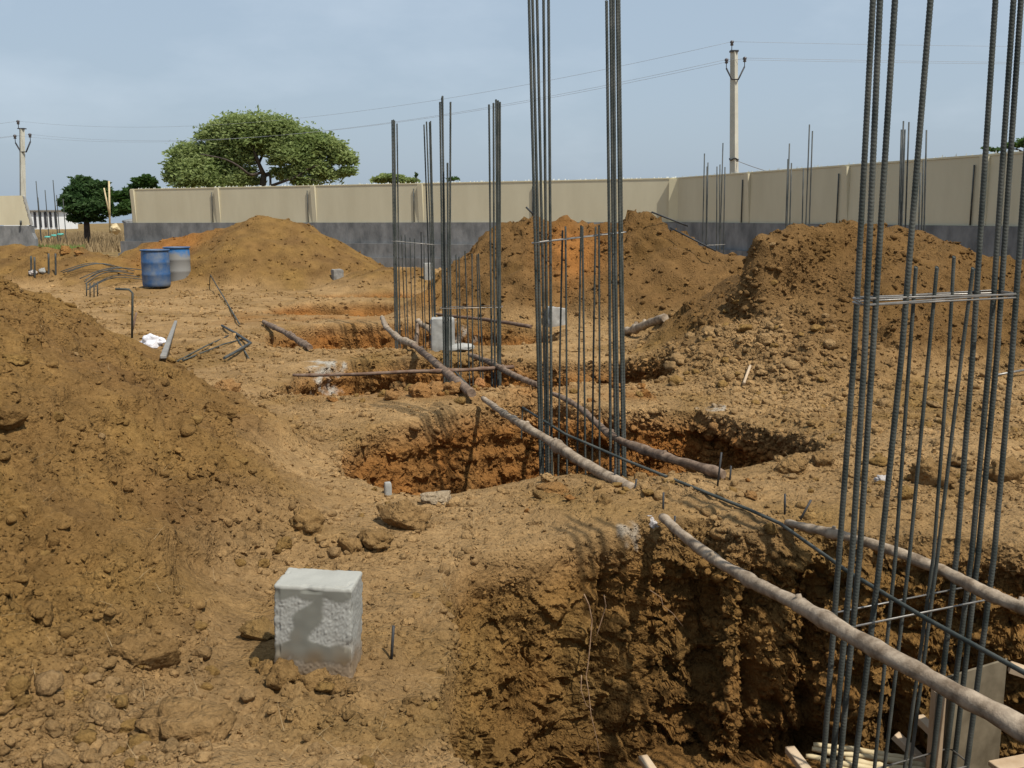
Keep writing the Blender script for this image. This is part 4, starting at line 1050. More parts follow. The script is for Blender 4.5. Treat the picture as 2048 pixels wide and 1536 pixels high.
rod('long thin rod lying on the ground right of the drums', gl([(421, 553), (450, 602), (479, 652)], 0.03), 0.012)
rod('bent steel bar shaped like an arrowhead on the ground left of the third pit', gl([(444, 658), (472, 674), (502, 694), (476, 710), (449, 725)], 0.05), 0.017, M_STEELFAR)
rod('thin bar running left from the arrowhead shaped steel', gl([(354, 728), (410, 698), (457, 676)], 0.03), 0.009)
rod('second thin bar running left from the arrowhead shaped steel, the lower one', gl([(366, 726), (448, 693), (490, 682)], 0.03), 0.009)
rod('thin rod crossing under the tip of the arrowhead shaped steel', gl([(470, 674), (498, 722)], 0.03), 0.009)
arcs = [((122, 552), (161, 545), (192, 541), (231, 545)), ((126, 556), (170, 547), (210, 544), (240, 547)), ((135, 557), (172, 550), (205, 546), (245, 549)), ((160, 566), (206, 553), (240, 551), (270, 552)),
        ((172, 570), (206, 558), (243, 553), (293, 553)), ((172, 580), (200, 567), (230, 562), (268, 561)), ((176, 589), (206, 578), (235, 570), (285, 569)), ((180, 586), (210, 575), (240, 567), (280, 566)), ((170, 576), (190, 566), (215, 560), (255, 556))]
for k, a in enumerate(arcs):
    base = gl(a, 0.10 + 0.02 * (k % 3))
    base = [up(p, h) for p, h in zip(base, (0.0, 0.08, 0.10, 0.02))]
    m = MB(); pp = []
    for i in range(3):
        for t in (0, .33, .66): pp.append(base[i].lerp(base[i + 1], t))
    pp.append(base[-1])
    for _ in range(2): pp = [pp[0]] + [(pp[i - 1] + pp[i] * 2 + pp[i + 1]) / 4 for i in range(1, len(pp) - 1)] + [pp[-1]]
    m.tube(pp, 0.011, 6); tag(m.build('bent_rebar', M_STEELFAR, origin=pp[0]), ('topmost', 'second from top', 'third from top', 'fourth from top', 'fifth from top', 'sixth from top', 'lowest', 'second from bottom', 'third from bottom')[k] + ' curved bar in the loose bundle left of the drums', 'steel bar', 'curved bars bundled left of the drums')
for k, (x, y0, y1) in enumerate(((173, 566, 592), (180, 566, 594), (188, 565, 594), (195, 563, 592))):
    g = pg(x, y1); m = MB(); m.tube([pY(x, y0, g.y), up(g, -0.02)], 0.012, 6)
    tag(m.build('bent_rebar', M_STEELFAR, origin=g), ('leftmost', 'second from left', 'second from right', 'rightmost')[k] + ' short upright bar at the near end of the curved bar bundle', 'steel bar', 'upright bars at the curved bundle')
for k, (x0, y0, x1, y1, lab) in enumerate((
    (1443, 905, 1434, 970, 'thin steel peg at the right end of the brownish pole, the taller one'), (1462, 932, 1459, 962, 'thin steel peg at the right end of the brownish pole, the shorter one'),
    (1273, 958, 1266, 988, 'steel peg at the lower end of the pale peeled pole'), (1230, 938, 1229, 964, 'steel peg beside the pale peeled pole near the middle rebar column'),
    (1350, 1032, 1347, 1064, 'steel peg at the upper end of the long pale pole, in front'), (1327, 985, 1326, 1026, 'steel peg behind the upper end of the long pale pole'),
    (1570, 988, 1570, 1024, 'upright steel peg at the upper end of the grey pole'), (1622, 1000, 1594, 1038, 'leaning steel peg at the upper end of the grey pole'),
    (787, 1252, 781, 1318, 'thin dark twig stuck in the ground right of the concrete block'))):
    g = pg(x1, y1); rod(lab, [pY(x0, y0, g.y - 0.01), up(g, -0.04)], 0.006, M_IRON, 'peg', 'peg', 'pegs holding the poles' if k < 8 else None, 6)
rod('pale stick lying on the spill of clods at right', gl([(1500, 742), (1487, 778)], 0.05), 0.014, M_TIMBER, 'stick', 'stick')
rod('light steel rod lying at the right edge beyond the nearest column', gl([(1990, 763), (2060, 750)], 0.06), 0.012, M_STIRRUP)
rod('thin stick lying over the crest of the middle right heap', [pY(1303, 424, 16.3), pY(1376, 452, 16.3)], 0.014, M_IRON, 'stick', 'stick')
rod('long thin stick lying down the right flank of the middle right heap', [pY(1340, 455, 16.0), pY(1432, 502, 15.7)], 0.014, M_IRON, 'stick', 'stick')
rod('short dark stick poking from the left crest of the middle right heap', [pY(1052, 414, 17.0), pY(1068, 430, 17.0)], 0.016, M_IRON, 'stick', 'stick')

# ------------------------------------------------------------------ concrete blocks
def near_block():
    root = empty('concrete_block', tuple(pz(632, 1350, 0)), 'large rough concrete cube block with smooth mortar smear in the left foreground', 'concrete block', 'concrete blocks on the site')
    c = pz(632, 1350, -0.04); W, D, H = 0.275, 0.18, 0.365
    n = 80; V = []; Cc = []; Fq = []
    def mortar(u, v):
        # smooth mortar: a drip under the top band, spreading to a lower band
        drip = 0.5 + 0.10 * math.sin(v * 9) + 0.03 * math.sin(v * 23)
        wd = 0.05 + 0.13 * math.exp(-((v - 0.70) / 0.10) ** 2) + 0.06 * math.exp(-((v - 0.5) / 0.12) ** 2) + 0.22 * sstep(0.47, 0.40, np.array(v))
        a = float(sstep(wd + 0.05, wd - 0.02, np.array(abs(u - (drip - 0.05)))))
        band = float(sstep(0.86, 0.90, np.array(v + 0.02 * math.sin(u * 17))))
        low = float(sstep(0.44, 0.40, np.array(v + 0.015 * math.sin(u * 21))) * sstep(0.24, 0.28, np.array(v + 0.03 * math.sin(u * 15 + 1) + 0.012 * math.sin(u * 50))))
        return max(a * float(sstep(0.22, 0.28, np.array(v))), band, low)
    faces = [  # origin, u axis, v axis, normal, kind
        (Vector((-W / 2, -D / 2, 0)), Vector((W, 0, 0)), Vector((0, 0, H)), Vector((0, -1, 0)), 'f'), (Vector((W / 2, -D / 2, 0)), Vector((0, D, 0)), Vector((0, 0, H)), Vector((1, 0, 0)), 's'),
        (Vector((W / 2, D / 2, 0)), Vector((-W, 0, 0)), Vector((0, 0, H)), Vector((0, 1, 0)), 's'), (Vector((-W / 2, D / 2, 0)), Vector((0, -D, 0)), Vector((0, 0, H)), Vector((-1, 0, 0)), 's'),
        (Vector((-W / 2, -D / 2, H)), Vector((W, 0, 0)), Vector((0, D, 0)), Vector((0, 0, 1)), 't')]
    ctr = Vector((0, 0, H / 2)); half = Vector((W / 2, D / 2, H / 2)); rb = 0.009
    P = []; M_ = []; NN = []
    for o, u, v, nn, kd in faces:
        off = len(P)
        for j in range(n + 1):
            for i in range(n + 1):
                a, b = i / n, j / n
                p = o + u * a + v * b - ctr
                q = Vector([max(-half[k] + rb, min(half[k] - rb, p[k])) for k in range(3)])
                dd = (p - q); nrm = dd.normalized() if dd.length > 1e-6 else nn
                p = q + nrm * rb
                P.append(p); NN.append(nrm); M_.append(mortar(a, b) if kd == 'f' else (0.85 if kd == 't' else 0.3))
        for j in range(n):
            for i in range(n):
                k = off + j * (n + 1) + i; Fq.append((k, k + 1, k + n + 2, k + n + 1))
    P = np.array(P); NN = np.array(NN); M_ = np.array(M_)
    peb = np.abs(perlin(P / 0.013 + 5)) * 0.0042 + perlin(P / 0.006 + 2) * 0.0016
    chip = perlin(P / 0.05 + 9) * 0.0022
    edge = np.sum(np.abs(P) > np.array(half) - 0.022, axis=1) >= 2
    ch2 = -np.maximum(perlin(P / 0.045 + 31) - 0.05, 0) * 0.011 * edge
    P = P + NN * ((peb * (1 - M_) + M_ * 0.0022) + chip + ch2)[:, None]
    grain = perlin(P / 0.006 + 50)
    big = perlin(P / 0.07 + 70)
    cA = np.array([0.315, 0.31, 0.28]); cB = np.array([0.175, 0.172, 0.145])
    colr = mixc(np.tile(cA, (len(P), 1)), np.tile(cB, (len(P), 1)), np.clip(M_ * (NN[:, 2] < 0.5), 0, 1)) * (1 + 0.20 * grain * (1 - M_) + 0.08 * big)[:, None]
    topm = (NN[:, 2] > 0.5) | (P[:, 2] > half.z - 0.012)
    colr = np.where(topm[:, None], np.array([0.315, 0.310, 0.275]) * (1 + 0.10 * big + 0.06 * grain)[:, None], colr)
    dirt = sstep(-half.z + 0.20, -half.z + 0.05, P[:, 2] + 0.05 * big)
    colr = mixc(colr, np.tile(C_BROWN, (len(P), 1)), dirt * 0.7)
    R = np.array(Matrix.Rotation(math.radians(2), 3, 'Y') @ Matrix.Rotation(math.radians(-4), 3, 'Z'))
    Pw = P @ R.T + np.array([0, D / 2, H / 2 - 0.04])
    mt, nt, b = new_mat('block_concrete')
    at = N(nt, 'ShaderNodeAttribute'); at.attribute_name = 'soil'; nt.links.new(at.outputs['Color'], b.inputs['Base Color'])
    b.inputs['Roughness'].default_value = 0.93; b.inputs['Specular IOR Level'].default_value = 0.15
    me = mesh_np('block_body', Pw, np.array(Fq), mt, colr)
    o = bpy.data.objects.new('block_body', me); COL.objects.link(o); o.parent = root
near_block()
def block(px, Y, W, D, H, label, mat, rz=0.0, tilt=0.0, name='concrete_block', sink=0.05, seed=1):
    g = pg(*px); 
    if Y: g = pY(px[0], px[1], Y)
    R = Matrix.Rotation(rz, 3, 'Z') @ Matrix.Rotation(tilt, 3, 'Y')
    v, f = [], []
    n = 9; half = np.array([W / 2, D / 2, H / 2])
    P = []; F = []
    for ax in range(3):
        for sg in (-1, 1):
            off = len(P)
            for j in range(n + 1):
                for i in range(n + 1):
                    q = np.zeros(3); q[ax] = sg; q[(ax + 1) % 3] = 2 * i / n - 1; q[(ax + 2) % 3] = 2 * j / n - 1
                    P.append(q * half)
            for j in range(n):
                for i in range(n):
                    k = off + j * (n + 1) + i; q = (k, k + 1, k + n + 2, k + n + 1); F.append(q if sg > 0 else q[::-1])
    P = np.array(P); rb = 0.05 * min(W, D, H) + 0.008
    q = np.clip(P, -half + rb, half - rb); d = P - q; l = np.linalg.norm(d, axis=1); nn = np.where(l[:, None] > 1e-6, d / np.maximum(l, 1e-6)[:, None], 0)
    P = q + nn * rb + nn * (perlin(P / 0.06 + seed * 3.3) * 0.012 * min(1, W / 0.2))[:, None]
    P = P @ np.array(R).T + np.array([0, 0, H / 2 - sink])
    me = mesh_np(name, P, np.array(F), mat)
    o = bpy.data.objects.new(name, me); o.location = g; COL.objects.link(o)
    return tag(o, label, 'concrete block', 'concrete blocks on the site')
block((886, 698), 12.0, 0.28, 0.24, 0.43, 'pale concrete block standing among the bars of the third and fourth columns', M_CONC, 0.1, seed=2)
block((1110, 648), None, 0.27, 0.22, 0.30, 'pale concrete block lying tilted at the foot of the middle right heap', M_CONC, 0.4, 0.12, seed=3)
block((675, 557), None, 0.24, 0.2, 0.26, 'small dark grey concrete block in front of the pointed far heap', M_CONC_DK, 0.5, seed=4)
block((856, 560), None, 0.18, 0.18, 0.42, 'small whitish concrete block far back just left of the third column', M_CONC, 0.2, seed=5)
tag(block((776, 990), 5.75, 0.042, 0.042, 0.10, 'small pale concrete peg standing at the near rim of the second pit', M_CONC, 0.3, name='marker_peg', sink=0.02, seed=6), cat='marker peg')
# cement slump at the foot of the middle block
m = MB(); v, f = clod_shape(3, 71, 0.45); g = pY(912, 694, 11.95)
m.add(v * np.array([0.22, 0.18, 0.16]) + np.array(g), [tuple(q) for q in f], True)
tag(m.build('cement_slump', M_CONC, origin=g), 'slumped hardened cement at the right foot of the pale block between the columns', 'cement')

# ------------------------------------------------------------------ drums
def drum(px, label, body_mat, Y=None, s=1.0, rz=0):
    g = pY(px[0], px[1], Y)
    root = empty('plastic_drum', tuple(g), label, 'drum', 'blue plastic drums')
    R, H = 0.30 * s, 0.82
    prof = [(0.0, 0.0), (R * .92, 0.0), (R * .98, 0.03), (R, 0.08), (R * 1.0, H * .30), (R * 1.03, H * .33), (R * 1.0, H * .36), (R * 1.0, H * .62), (R * 1.03, H * .65), (R * 1.0, H * .68), (R * .99, H * .90), (R * .96, H * .955)]
    m = MB(); m.lathe(g, prof, 32); m.build('drum_body', body_mat, root)
    m = MB(); m.lathe(g, [(R * .962, H * .957), (R * 1.045, H * .962), (R * 1.05, H), (R * .98, H * 1.0), (R * .95, H * .97), (R * .95, H * .60)], 32); m.build('rim', M_BLUE, root)
    m = MB(); m.lathe(g, [(R * .948, H * .62), (R * .5, H * .61), (0.001, H * .61)], 24); m.build('inner_shade_disc', M_DARKGAP, root)  # near-black disc partway down stands in for shade inside the open drum
def faded_mat():
    m, nt, b = new_mat('faded_drum_plastic')
    tc = N(nt, 'ShaderNodeTexCoord'); sp = N(nt, 'ShaderNodeSeparateXYZ'); nt.links.new(tc.outputs['Object'], sp.inputs['Vector'])
    n = N(nt, 'ShaderNodeTexNoise', Scale=4.0, Detail=5.0); nt.links.new(tc.outputs['Object'], n.inputs['Vector'])
    ad = N(nt, 'ShaderNodeMath', operation='MULTIPLY_ADD'); nt.links.new(n.outputs['Fac'], ad.inputs[0]); ad.inputs[1].default_value = 0.5; nt.links.new(sp.outputs['Z'], ad.inputs[2])
    r = ramp(nt, ad.outputs[0], 0.86, (0.20, 0.195, 0.18), 1.02, (0.02, 0.13, 0.33))   # dried cement wash up to the shoulder
    nt.links.new(r.outputs['Color'], b.inputs['Base Color']); b.inputs['Roughness'].default_value = 0.75
    return m
drum((357, 566), 'blue drum coated with grey cement, the right one behind the other', faded_mat(), 22.9, 0.95)
drum((314, 573), 'bright blue plastic drum, the left one in front', M_BLUE, 22.3, 1.0)

# ------------------------------------------------------------------ utility poles and lines
def utility_pole(top, base_px_x, Y, label, lean=0.0, w=0.19, arm=True):
    t = pY(top[0], top[1], Y); b = pY(base_px_x, 430, Y); b.z = -0.3
    root = empty('utility_pole', (b.x, Y, -0.2), label, 'utility pole', 'utility poles behind the wall')
    R = Matrix.Rotation(math.radians(38), 3, 'Z'); v = []
    for p, h in ((b, w * 0.62), (t, w * 0.46)):
        v += [p + R @ Vector((sx * h * 0.8, sy * h, 0)) for sx, sy in ((-1, -1), (1, -1), (1, 1), (-1, 1))]
    m = MB(); m.add(v, [(3, 2, 1, 0), (4, 5, 6, 7), (0, 1, 5, 4), (1, 2, 6, 5), (2, 3, 7, 6), (3, 0, 4, 7)]); m.build('shaft', M_POST, root)
    m = MB(); m.box((t.x, t.y, t.z + 0.02), (w * 1.25, w * 1.1, 0.05)); m.build('cap', M_IRON, root)
    k = w / 0.19; z0 = t.z - 0.80 * k; ins = []
    m = MB(); L = Vector((t.x - 0.24 * k, Y - 0.12, z0 + 0.32 * k)); Rr = Vector((t.x + 0.30 * k, Y - 0.12, z0 + 0.36 * k))
    m.tube([L, Vector((t.x - 0.07 * k, Y - 0.14, z0)), Vector((t.x + 0.12 * k, Y - 0.14, z0 - 0.01)), Rr], 0.026 * k, 6); m.build('cross_arm', M_IRON, root)
    for p in (Vector((t.x - 0.09 * k, Y - 0.1, t.z + 0.03)), L, Rr):
        m = MB(); m.tube([p, p + Vector((0, 0, 0.16 * k))], 0.012 * k, 6); pn = m.build('pin', M_IRON, root)
        m = MB(); q = p + Vector((0, 0, 0.13 * k)); m.lathe(q, [(0.02 * k, 0), (0.055 * k, 0.02 * k), (0.035 * k, 0.06 * k), (0.06 * k, 0.09 * k), (0.05 * k, 0.14 * k), (0.002, 0.16 * k)], 12); m.build('insulator', M_CERAMIC, pn)
        ins.append(q + Vector((0, 0, 0.12 * k)))
    return root, ins, t
up1, ins1, t1 = utility_pole((1468, 104), 1472, 31.0, 'concrete utility pole with forked bracket standing behind the wall on the right')
m = MB(); bz = pY(1470, 318, 30.85)
m.tube([bz + Vector((0.13 * math.cos(a), 0.13 * math.sin(a) + 0.15, 0.03 * math.sin(a * 3))) for a in np.linspace(0, 2 * math.pi, 14)], 0.022, 6); m.build('clamp', M_IRON, up1)
up2, ins2, t2 = utility_pole((44, 258), 41, 58.0, 'distant concrete utility pole with forked bracket at the far left', w=0.30)
def cable(a, b, sag, label, r):
    pts = []
    for i in range(33):
        t = i / 32; p = Vector(a).lerp(Vector(b), t); p.z -= sag * 4 * t * (1 - t); pts.append(p)
    m = MB(); m.tube(pts, r, 5); return tag(m.build('power_line', M_WIRE, origin=pts[0]), label, 'cable', 'overhead power lines')
nm = ('top', 'left', 'right')
for k in range(3):
    cable(ins1[k], ins2[k], 1.15, ('uppermost', 'lower nearer', 'lower farther')[k] + ' overhead line sagging between the two utility poles', 0.0048)
    far = Vector(ins1[k]) + Vector((26.0, 2.0, 0.1)); cable(ins1[k], far, 0.12, ('uppermost', 'lower nearer', 'lower farther')[k] + ' overhead line running right from the right utility pole', 0.0045)
    cable(ins2[k], Vector(ins2[k]) + Vector((-26, 8, -0.2)), 0.5, ('uppermost', 'lower nearer', 'lower farther')[k] + ' overhead line leaving the far left utility pole leftward', 0.007)
cable(pY(1476, 322, 30.9), pY(1545, 345, 29.5), 0.02, 'short stay wire sloping down right from the right utility pole', 0.013)

# ------------------------------------------------------------------ trees
def leaves(blobs, n, size, seed, tuft=0.35, flat=0.6, ntuft=26, tri=False):
    r = np.random.default_rng(seed)
    wts = np.array([b[1] * b[2] for b in blobs]); wts = wts / wts.sum()
    V = []; 
    for (c, rx, rz, ry), w in zip(blobs, wts):
        k = int(n * w); nt_ = max(6, int(ntuft * len(blobs) * w))
        d = r.normal(size=(nt_, 3)); d /= np.linalg.norm(d, axis=1)[:, None]
        d[:, 2] = np.where(d[:, 2] < -0.3, d[:, 2] * -0.5, d[:, 2])
        tc = np.array(c) + d * np.array([rx, ry, rz]) * r.uniform(0.45, 0.95, nt_)[:, None]
        i = r.integers(0, nt_, k); tr = tuft * (rx + rz) * 0.5 * r.uniform(0.7, 1.3, nt_)
        P = tc[i] + np.clip(r.normal(size=(k, 3)), -1.7, 1.7) * np.array([1, 1, flat]) * tr[i][:, None] * 0.55
        V.append(P)
    P = np.concatenate(V); m = len(P)
    a = r.normal(size=(m, 3)); a[:, 2] *= 0.5; a /= np.linalg.norm(a, axis=1)[:, None]
    b = r.normal(size=(m, 3)); b -= a * np.sum(a * b, 1)[:, None]; b /= np.linalg.norm(b, axis=1)[:, None]
    s = size * r.uniform(0.6, 1.3, m)[:, None]
    Q = np.stack([P - a * s, P + b * s * 0.45, P + a * s, P - b * s * 0.45], 1).reshape(-1, 3)
    F = np.arange(m * 4).reshape(-1, 4)
    return Q, F
def tree(name, label, Y, blobs_px, limbs_px, n, size, mat, seed, group, base, trunk_r, cat='tree', **kw):
    s = Y * 0.985 / FPX
    rnd = random.Random(seed)
    blobs = []
    for (x, y, rx, rz) in blobs_px:
        c = pY(x, y, Y + rnd.uniform(-0.35, 0.35) * rx * s); blobs.append((c, rx * s, rz * s, rx * s * 0.9))
    b0 = pY(base[0], 430, Y); root = empty(name, (b0.x, Y, -0.1), label, cat, group)
    Q, F = leaves(blobs, n, size, seed, **kw)
    me = mesh_np('crown', Q - np.array(root.location), F, mat, smooth=False)
    o = bpy.data.objects.new('crown', me); COL.objects.link(o); o.parent = root
    m = MB()
    for pts, r0, r1 in limbs_px:
        path = [pY(x, y, Y + dy) for x, y, dy in pts]
        if pts[0][1] > 425: path[0].z = -0.2
        nn = len(path); dense = []
        for i in range(nn - 1):
            for t in (0, .34, .67): dense.append(path[i].lerp(path[i + 1], t))
        dense.append(path[-1])
        for _ in range(2): dense = [dense[0]] + [(dense[i - 1] + dense[i] * 2 + dense[i + 1]) / 4 for i in range(1, len(dense) - 1)] + [dense[-1]]
        m.tube(dense, [r0 + (r1 - r0) * i / (len(dense) - 1) for i in range(len(dense))], 7)
    m.build('trunk', M_TRUNK, root)
    return root
tree('umbrella_tree', 'large spreading umbrella shaped acacia tree behind the wall', 58.0,
     [(515, 256, 66, 20), (470, 258, 44, 20), (550, 262, 48, 20), (440, 268, 36, 20), (415, 274, 22, 10), (385, 314, 46, 22), (358, 338, 27, 20), (400, 335, 50, 22), (440, 348, 46, 22), (480, 352, 40, 18), (545, 285, 56, 20), (572, 258, 24, 16), (612, 285, 42, 26),
      (596, 312, 48, 22), (655, 300, 32, 26), (682, 320, 27, 26), (696, 346, 16, 14), (622, 338, 42, 20), (650, 352, 32, 12), (580, 350, 34, 12), (465, 300, 48, 22), (480, 320, 34, 18), (520, 300, 40, 14), (395, 358, 56, 16), (350, 356, 22, 14), (400, 370, 50, 10), (455, 368, 46, 10), (500, 366, 20, 8), (620, 364, 40, 8), (565, 322, 26, 10), (430, 305, 44, 22), (580, 290, 40, 22), (490, 280, 50, 18)],
     [([(524, 440, 0), (525, 372, 0), (528, 350, 0)], 0.24, 0.17), ([(528, 350, 0), (516, 325, -.5), (505, 292, -.5), (488, 262, -1)], 0.14, 0.04), ([(528, 352, 0), (548, 343, .5), (575, 336, 1), (606, 318, 1), (645, 298, 1)], 0.13, 0.04),
      ([(517, 327, 0), (530, 300, .8), (534, 268, 1)], 0.09, 0.03), ([(522, 345, 0), (500, 352, -1), (486, 338, -1.5), (455, 318, -2), (400, 308, -2)], 0.09, 0.03), ([(508, 300, 0), (470, 286, 1), (415, 280, 1)], 0.07, 0.02),
      ([(541, 372, -.5), (575, 360, -1), (600, 351, -1), (613, 338, -1), (640, 330, -1)], 0.09, 0.03), ([(541, 372, -.5), (541, 352, -.3), (535, 348, 0)], 0.07, 0.06), ([(600, 351, -1), (622, 360, -1), (640, 362, -1)], 0.05, 0.02),
      ([(612, 316, 1), (600, 290, 0), (590, 262, 0)], 0.06, 0.02), ([(645, 300, 1), (680, 318, 1), (695, 345, 1)], 0.05, 0.02)],
     80000, 0.125, M_LEAF, 5, 'trees beyond the wall', (525, 0), 0.25, tuft=0.54, ntuft=50, flat=0.80)
tree('leafy_tree', 'round dark green tree in the gap of the wall', 52.0,
     [(172, 385, 40, 26), (150, 400, 30, 22), (200, 395, 26, 24), (175, 420, 46, 22), (130, 405, 14, 10), (215, 415, 14, 22), (165, 365, 20, 10), (205, 370, 14, 8), (170, 437, 34, 10)],
     [([(172, 448, 0), (172, 420, 0), (170, 390, 0)], 0.18, 0.08)], 30000, 0.12, M_LEAFDK, 15, 'trees beyond the wall', (172, 0), 0.2, tuft=0.30, flat=0.9, ntuft=46)
tree('leafy_tree', 'paler green tree half hidden by the left end of the long wall', 50.0,
     [(290, 366, 24, 14), (270, 385, 22, 16), (245, 395, 18, 18), (260, 420, 26, 20), (240, 425, 14, 16), (300, 380, 16, 16), (290, 405, 22, 20)],
     [([(268, 448, 0), (268, 410, 0), (280, 380, 0)], 0.14, 0.06)], 16000, 0.12, M_LEAFMID, 25, 'trees beyond the wall', (268, 0), 0.15, tuft=0.34, flat=0.8)
tree('low_tree', 'top of a small green tree peeping over the middle of the wall', 66.0,
     [(780, 357, 30, 7), (765, 362, 24, 7), (805, 362, 26, 7), (830, 364, 14, 4)], [([(782, 440, 0), (782, 360, 0)], 0.12, 0.05)], 2600, 0.19, M_LEAF, 35, 'trees beyond the wall', (782, 0), 0.1)
tree('low_tree', 'wispy green branch tips over the wall at the far right', 27.0,
     [(2030, 292, 26, 8), (1985, 300, 18, 4), (2060, 285, 30, 12), (1972, 296, 8, 3)], [([(2080, 440, 0), (2075, 330, 0), (2040, 294, 0), (1968, 298, 0)], 0.05, 0.008)], 1100, 0.07, M_LEAFMID, 45, 'trees beyond the wall', (2078, 0), 0.05)
tree('dry_shrub', 'thin dry twigs peeping over the wall between the rebar columns', 45.0,
     [(905, 358, 14, 4), (832, 352, 3, 6)], [([(905, 440, 0), (905, 360, 0), (915, 352, 0)], 0.03, 0.01), ([(905, 362, 0), (888, 355, 0)], 0.02, 0.008), ([(836, 440, 0), (835, 362, 0), (831, 344, 0)], 0.03, 0.012)], 160, 0.09, M_LEAFMID, 55, None, (905, 0), 0.04, cat='shrub')
# bamboo props and boulder in the gap
bp = pY(218, 462, 41.0); 
m = MB(); m.tube([pY(220, 466, 41), pY(218, 362, 41)], 0.038, 7); tag(m.build('bamboo_post', M_BAMBOO, origin=(bp.x, 41, 0)), 'upright bamboo post standing in the wall gap before the round tree', 'post')
m = MB(); m.tube([pY(219, 430, 40.8), pY(208, 376, 40.8)], 0.03, 7); tag(m.build('bamboo_post', M_BAMBOO, origin=(bp.x - .2, 40.8, 0)), 'leaning bamboo pole resting on the upright bamboo post', 'post')
for (x, y, sx, sz, Y, lab, mt, sd) in ((230, 458, 0.22, 0.26, 41, 'pointed pale boulder beside the bamboo post in the wall gap', M_BAMBOO, 81), (263, 444, 0.28, 0.16, 37.5, 'small grey boulder on the plinth at the left end of the long wall', M_PLINTH, 83)):
    m = MB(); v, f = clod_shape(3, sd, 1.1); c = pY(x, y, Y); m.add(v * np.array([sx, 0.25, sz]) + np.array(c), [tuple(q) for q in f], True)
    tag(m.build('boulder', mt, origin=c), lab, 'boulder')
# dry grass field beyond the wall
def blades(n, xr, yr, h, mat, name, label, seed, w=0.035):
    r = np.random.default_rng(seed)
    Y = r.uniform(yr[0], yr[1], n); X = r.uniform(xr[0], xr[1], n) * Y
    hh = h * r.uniform(0.4, 1.2, n); a = r.uniform(0, 6.28, n); L = r.normal(size=(n, 2)) * 0.25
    P = np.stack([X, Y, np.full(n, -0.02)], 1); s = np.stack([np.cos(a), np.sin(a), 0 * a], 1) * w
    V = np.stack([P - s, P + s, P + np.stack([L[:, 0] * hh, L[:, 1] * hh, hh], 1)], 1).reshape(-1, 3)
    me = mesh_np(name, V, np.arange(n * 3).reshape(-1, 3), mat, smooth=False); o = bpy.data.objects.new(name, me); COL.objects.link(o)
    return tag(o, label, 'grass', kind='stuff')
blades(9000, (-0.50, -0.36), (45, 78), 0.55, M_STRAW, 'dry_grass', 'tall dry yellow grass growing beyond the gap in the wall', 3)
blades(1600, (-0.475, -0.425), (39.5, 43), 0.45, M_GREEN, 'green_weeds', 'low green weeds just beyond the kerb in the wall gap', 4)

# ------------------------------------------------------------------ things in the near pit
def timber(a, b, w, h, label, mat=M_TIMBER, name='timber_batten', cat='timber', group='timbers in the near pit', bevel=0.003):
    m = MB(); m.beam(a, b, w, h, bevel=bevel); return tag(m.build(name, mat, origin=a), label, cat, group)
timber(pz(1579, 1498, -1.02), pz(1650, 1590, -1.04), 0.050, 0.035, 'sawn batten lying on the pit floor left of the nearest rebar column')
timber(pz(1790, 1470, -0.95), pz(1862, 1540, -1.06), 0.050, 0.035, 'sawn batten sloping on the pit floor behind the bars of the nearest column')
timber(pz(1838, 1436, -0.84), pz(1885, 1482, -0.86), 0.045, 0.04, 'short strut batten wedged between the pit wall and the shutter board')
timber(pz(1004, 1490, -1.02), pz(1045, 1580, -1.05), 0.05, 0.09, 'pale batten end showing at the bottom edge below the left pit wall', M_CONC)
timber(pz(1285, 1515, -1.03), pz(1330, 1580, -1.05), 0.05, 0.03, 'batten end at the bottom edge in the middle of the near pit')
timber(pz(1990, 1536, -0.92), pz(2110, 1512, -0.92), 0.09, 0.025, 'board lying at the bottom right corner of the near pit')
sp = empty('shutter_board', (2.2, 4.40, -1.0), 'stained plywood shutter board standing against the pit wall behind the nearest column', 'shutter board')
PA = pY(1890, 1357, 4.30); PB = pY(2014, 1320, 4.48)
PA0 = Vector((PA.x, PA.y, -1.2)); PB0 = Vector((PB.x, PB.y, -1.2))
m = MB(); m.prism([PA, PA0, PB0, PB], (0.012, 0.022, 0)); m.build('board', M_PLY, sp)
d = (PB - PA).normalized()
m = MB(); m.beam(PA0 - d * 0.035 + Vector((0, 0, 0.05)), PA - d * 0.035 + Vector((0, 0, -0.05)), 0.05, 0.05, up=Vector((0, 1, 0))); m.build('stud', M_TIMBER, sp)
timber(PB + Vector((0.03, 0.03, -0.05)), PB + Vector((0.42, -0.12, -0.14)), 0.045, 0.05, 'batten running right from the top corner of the shutter board')
for k, (a, b) in enumerate((((1627, 1489), (1846, 1521)), ((1624, 1498), (1852, 1532)), ((1612, 1511), (1720, 1545)), ((1690, 1519), (1890, 1548)), ((1640, 1520), (1830, 1552)))):
    A = pz(a[0], a[1], -1.00); B = pz(b[0], b[1], -1.03 + 0.02 * (k % 2))
    pole(A, B, 0.013, 0.016, ('farthest', 'second', 'leftmost', 'rightmost', 'nearest')[k] + ' pale cane in the bundle lying on the near pit floor', M_BAMBOO, 90 + k, 18, 0.02, name='cane', cat='cane', group='canes on the pit floor', seg=8)
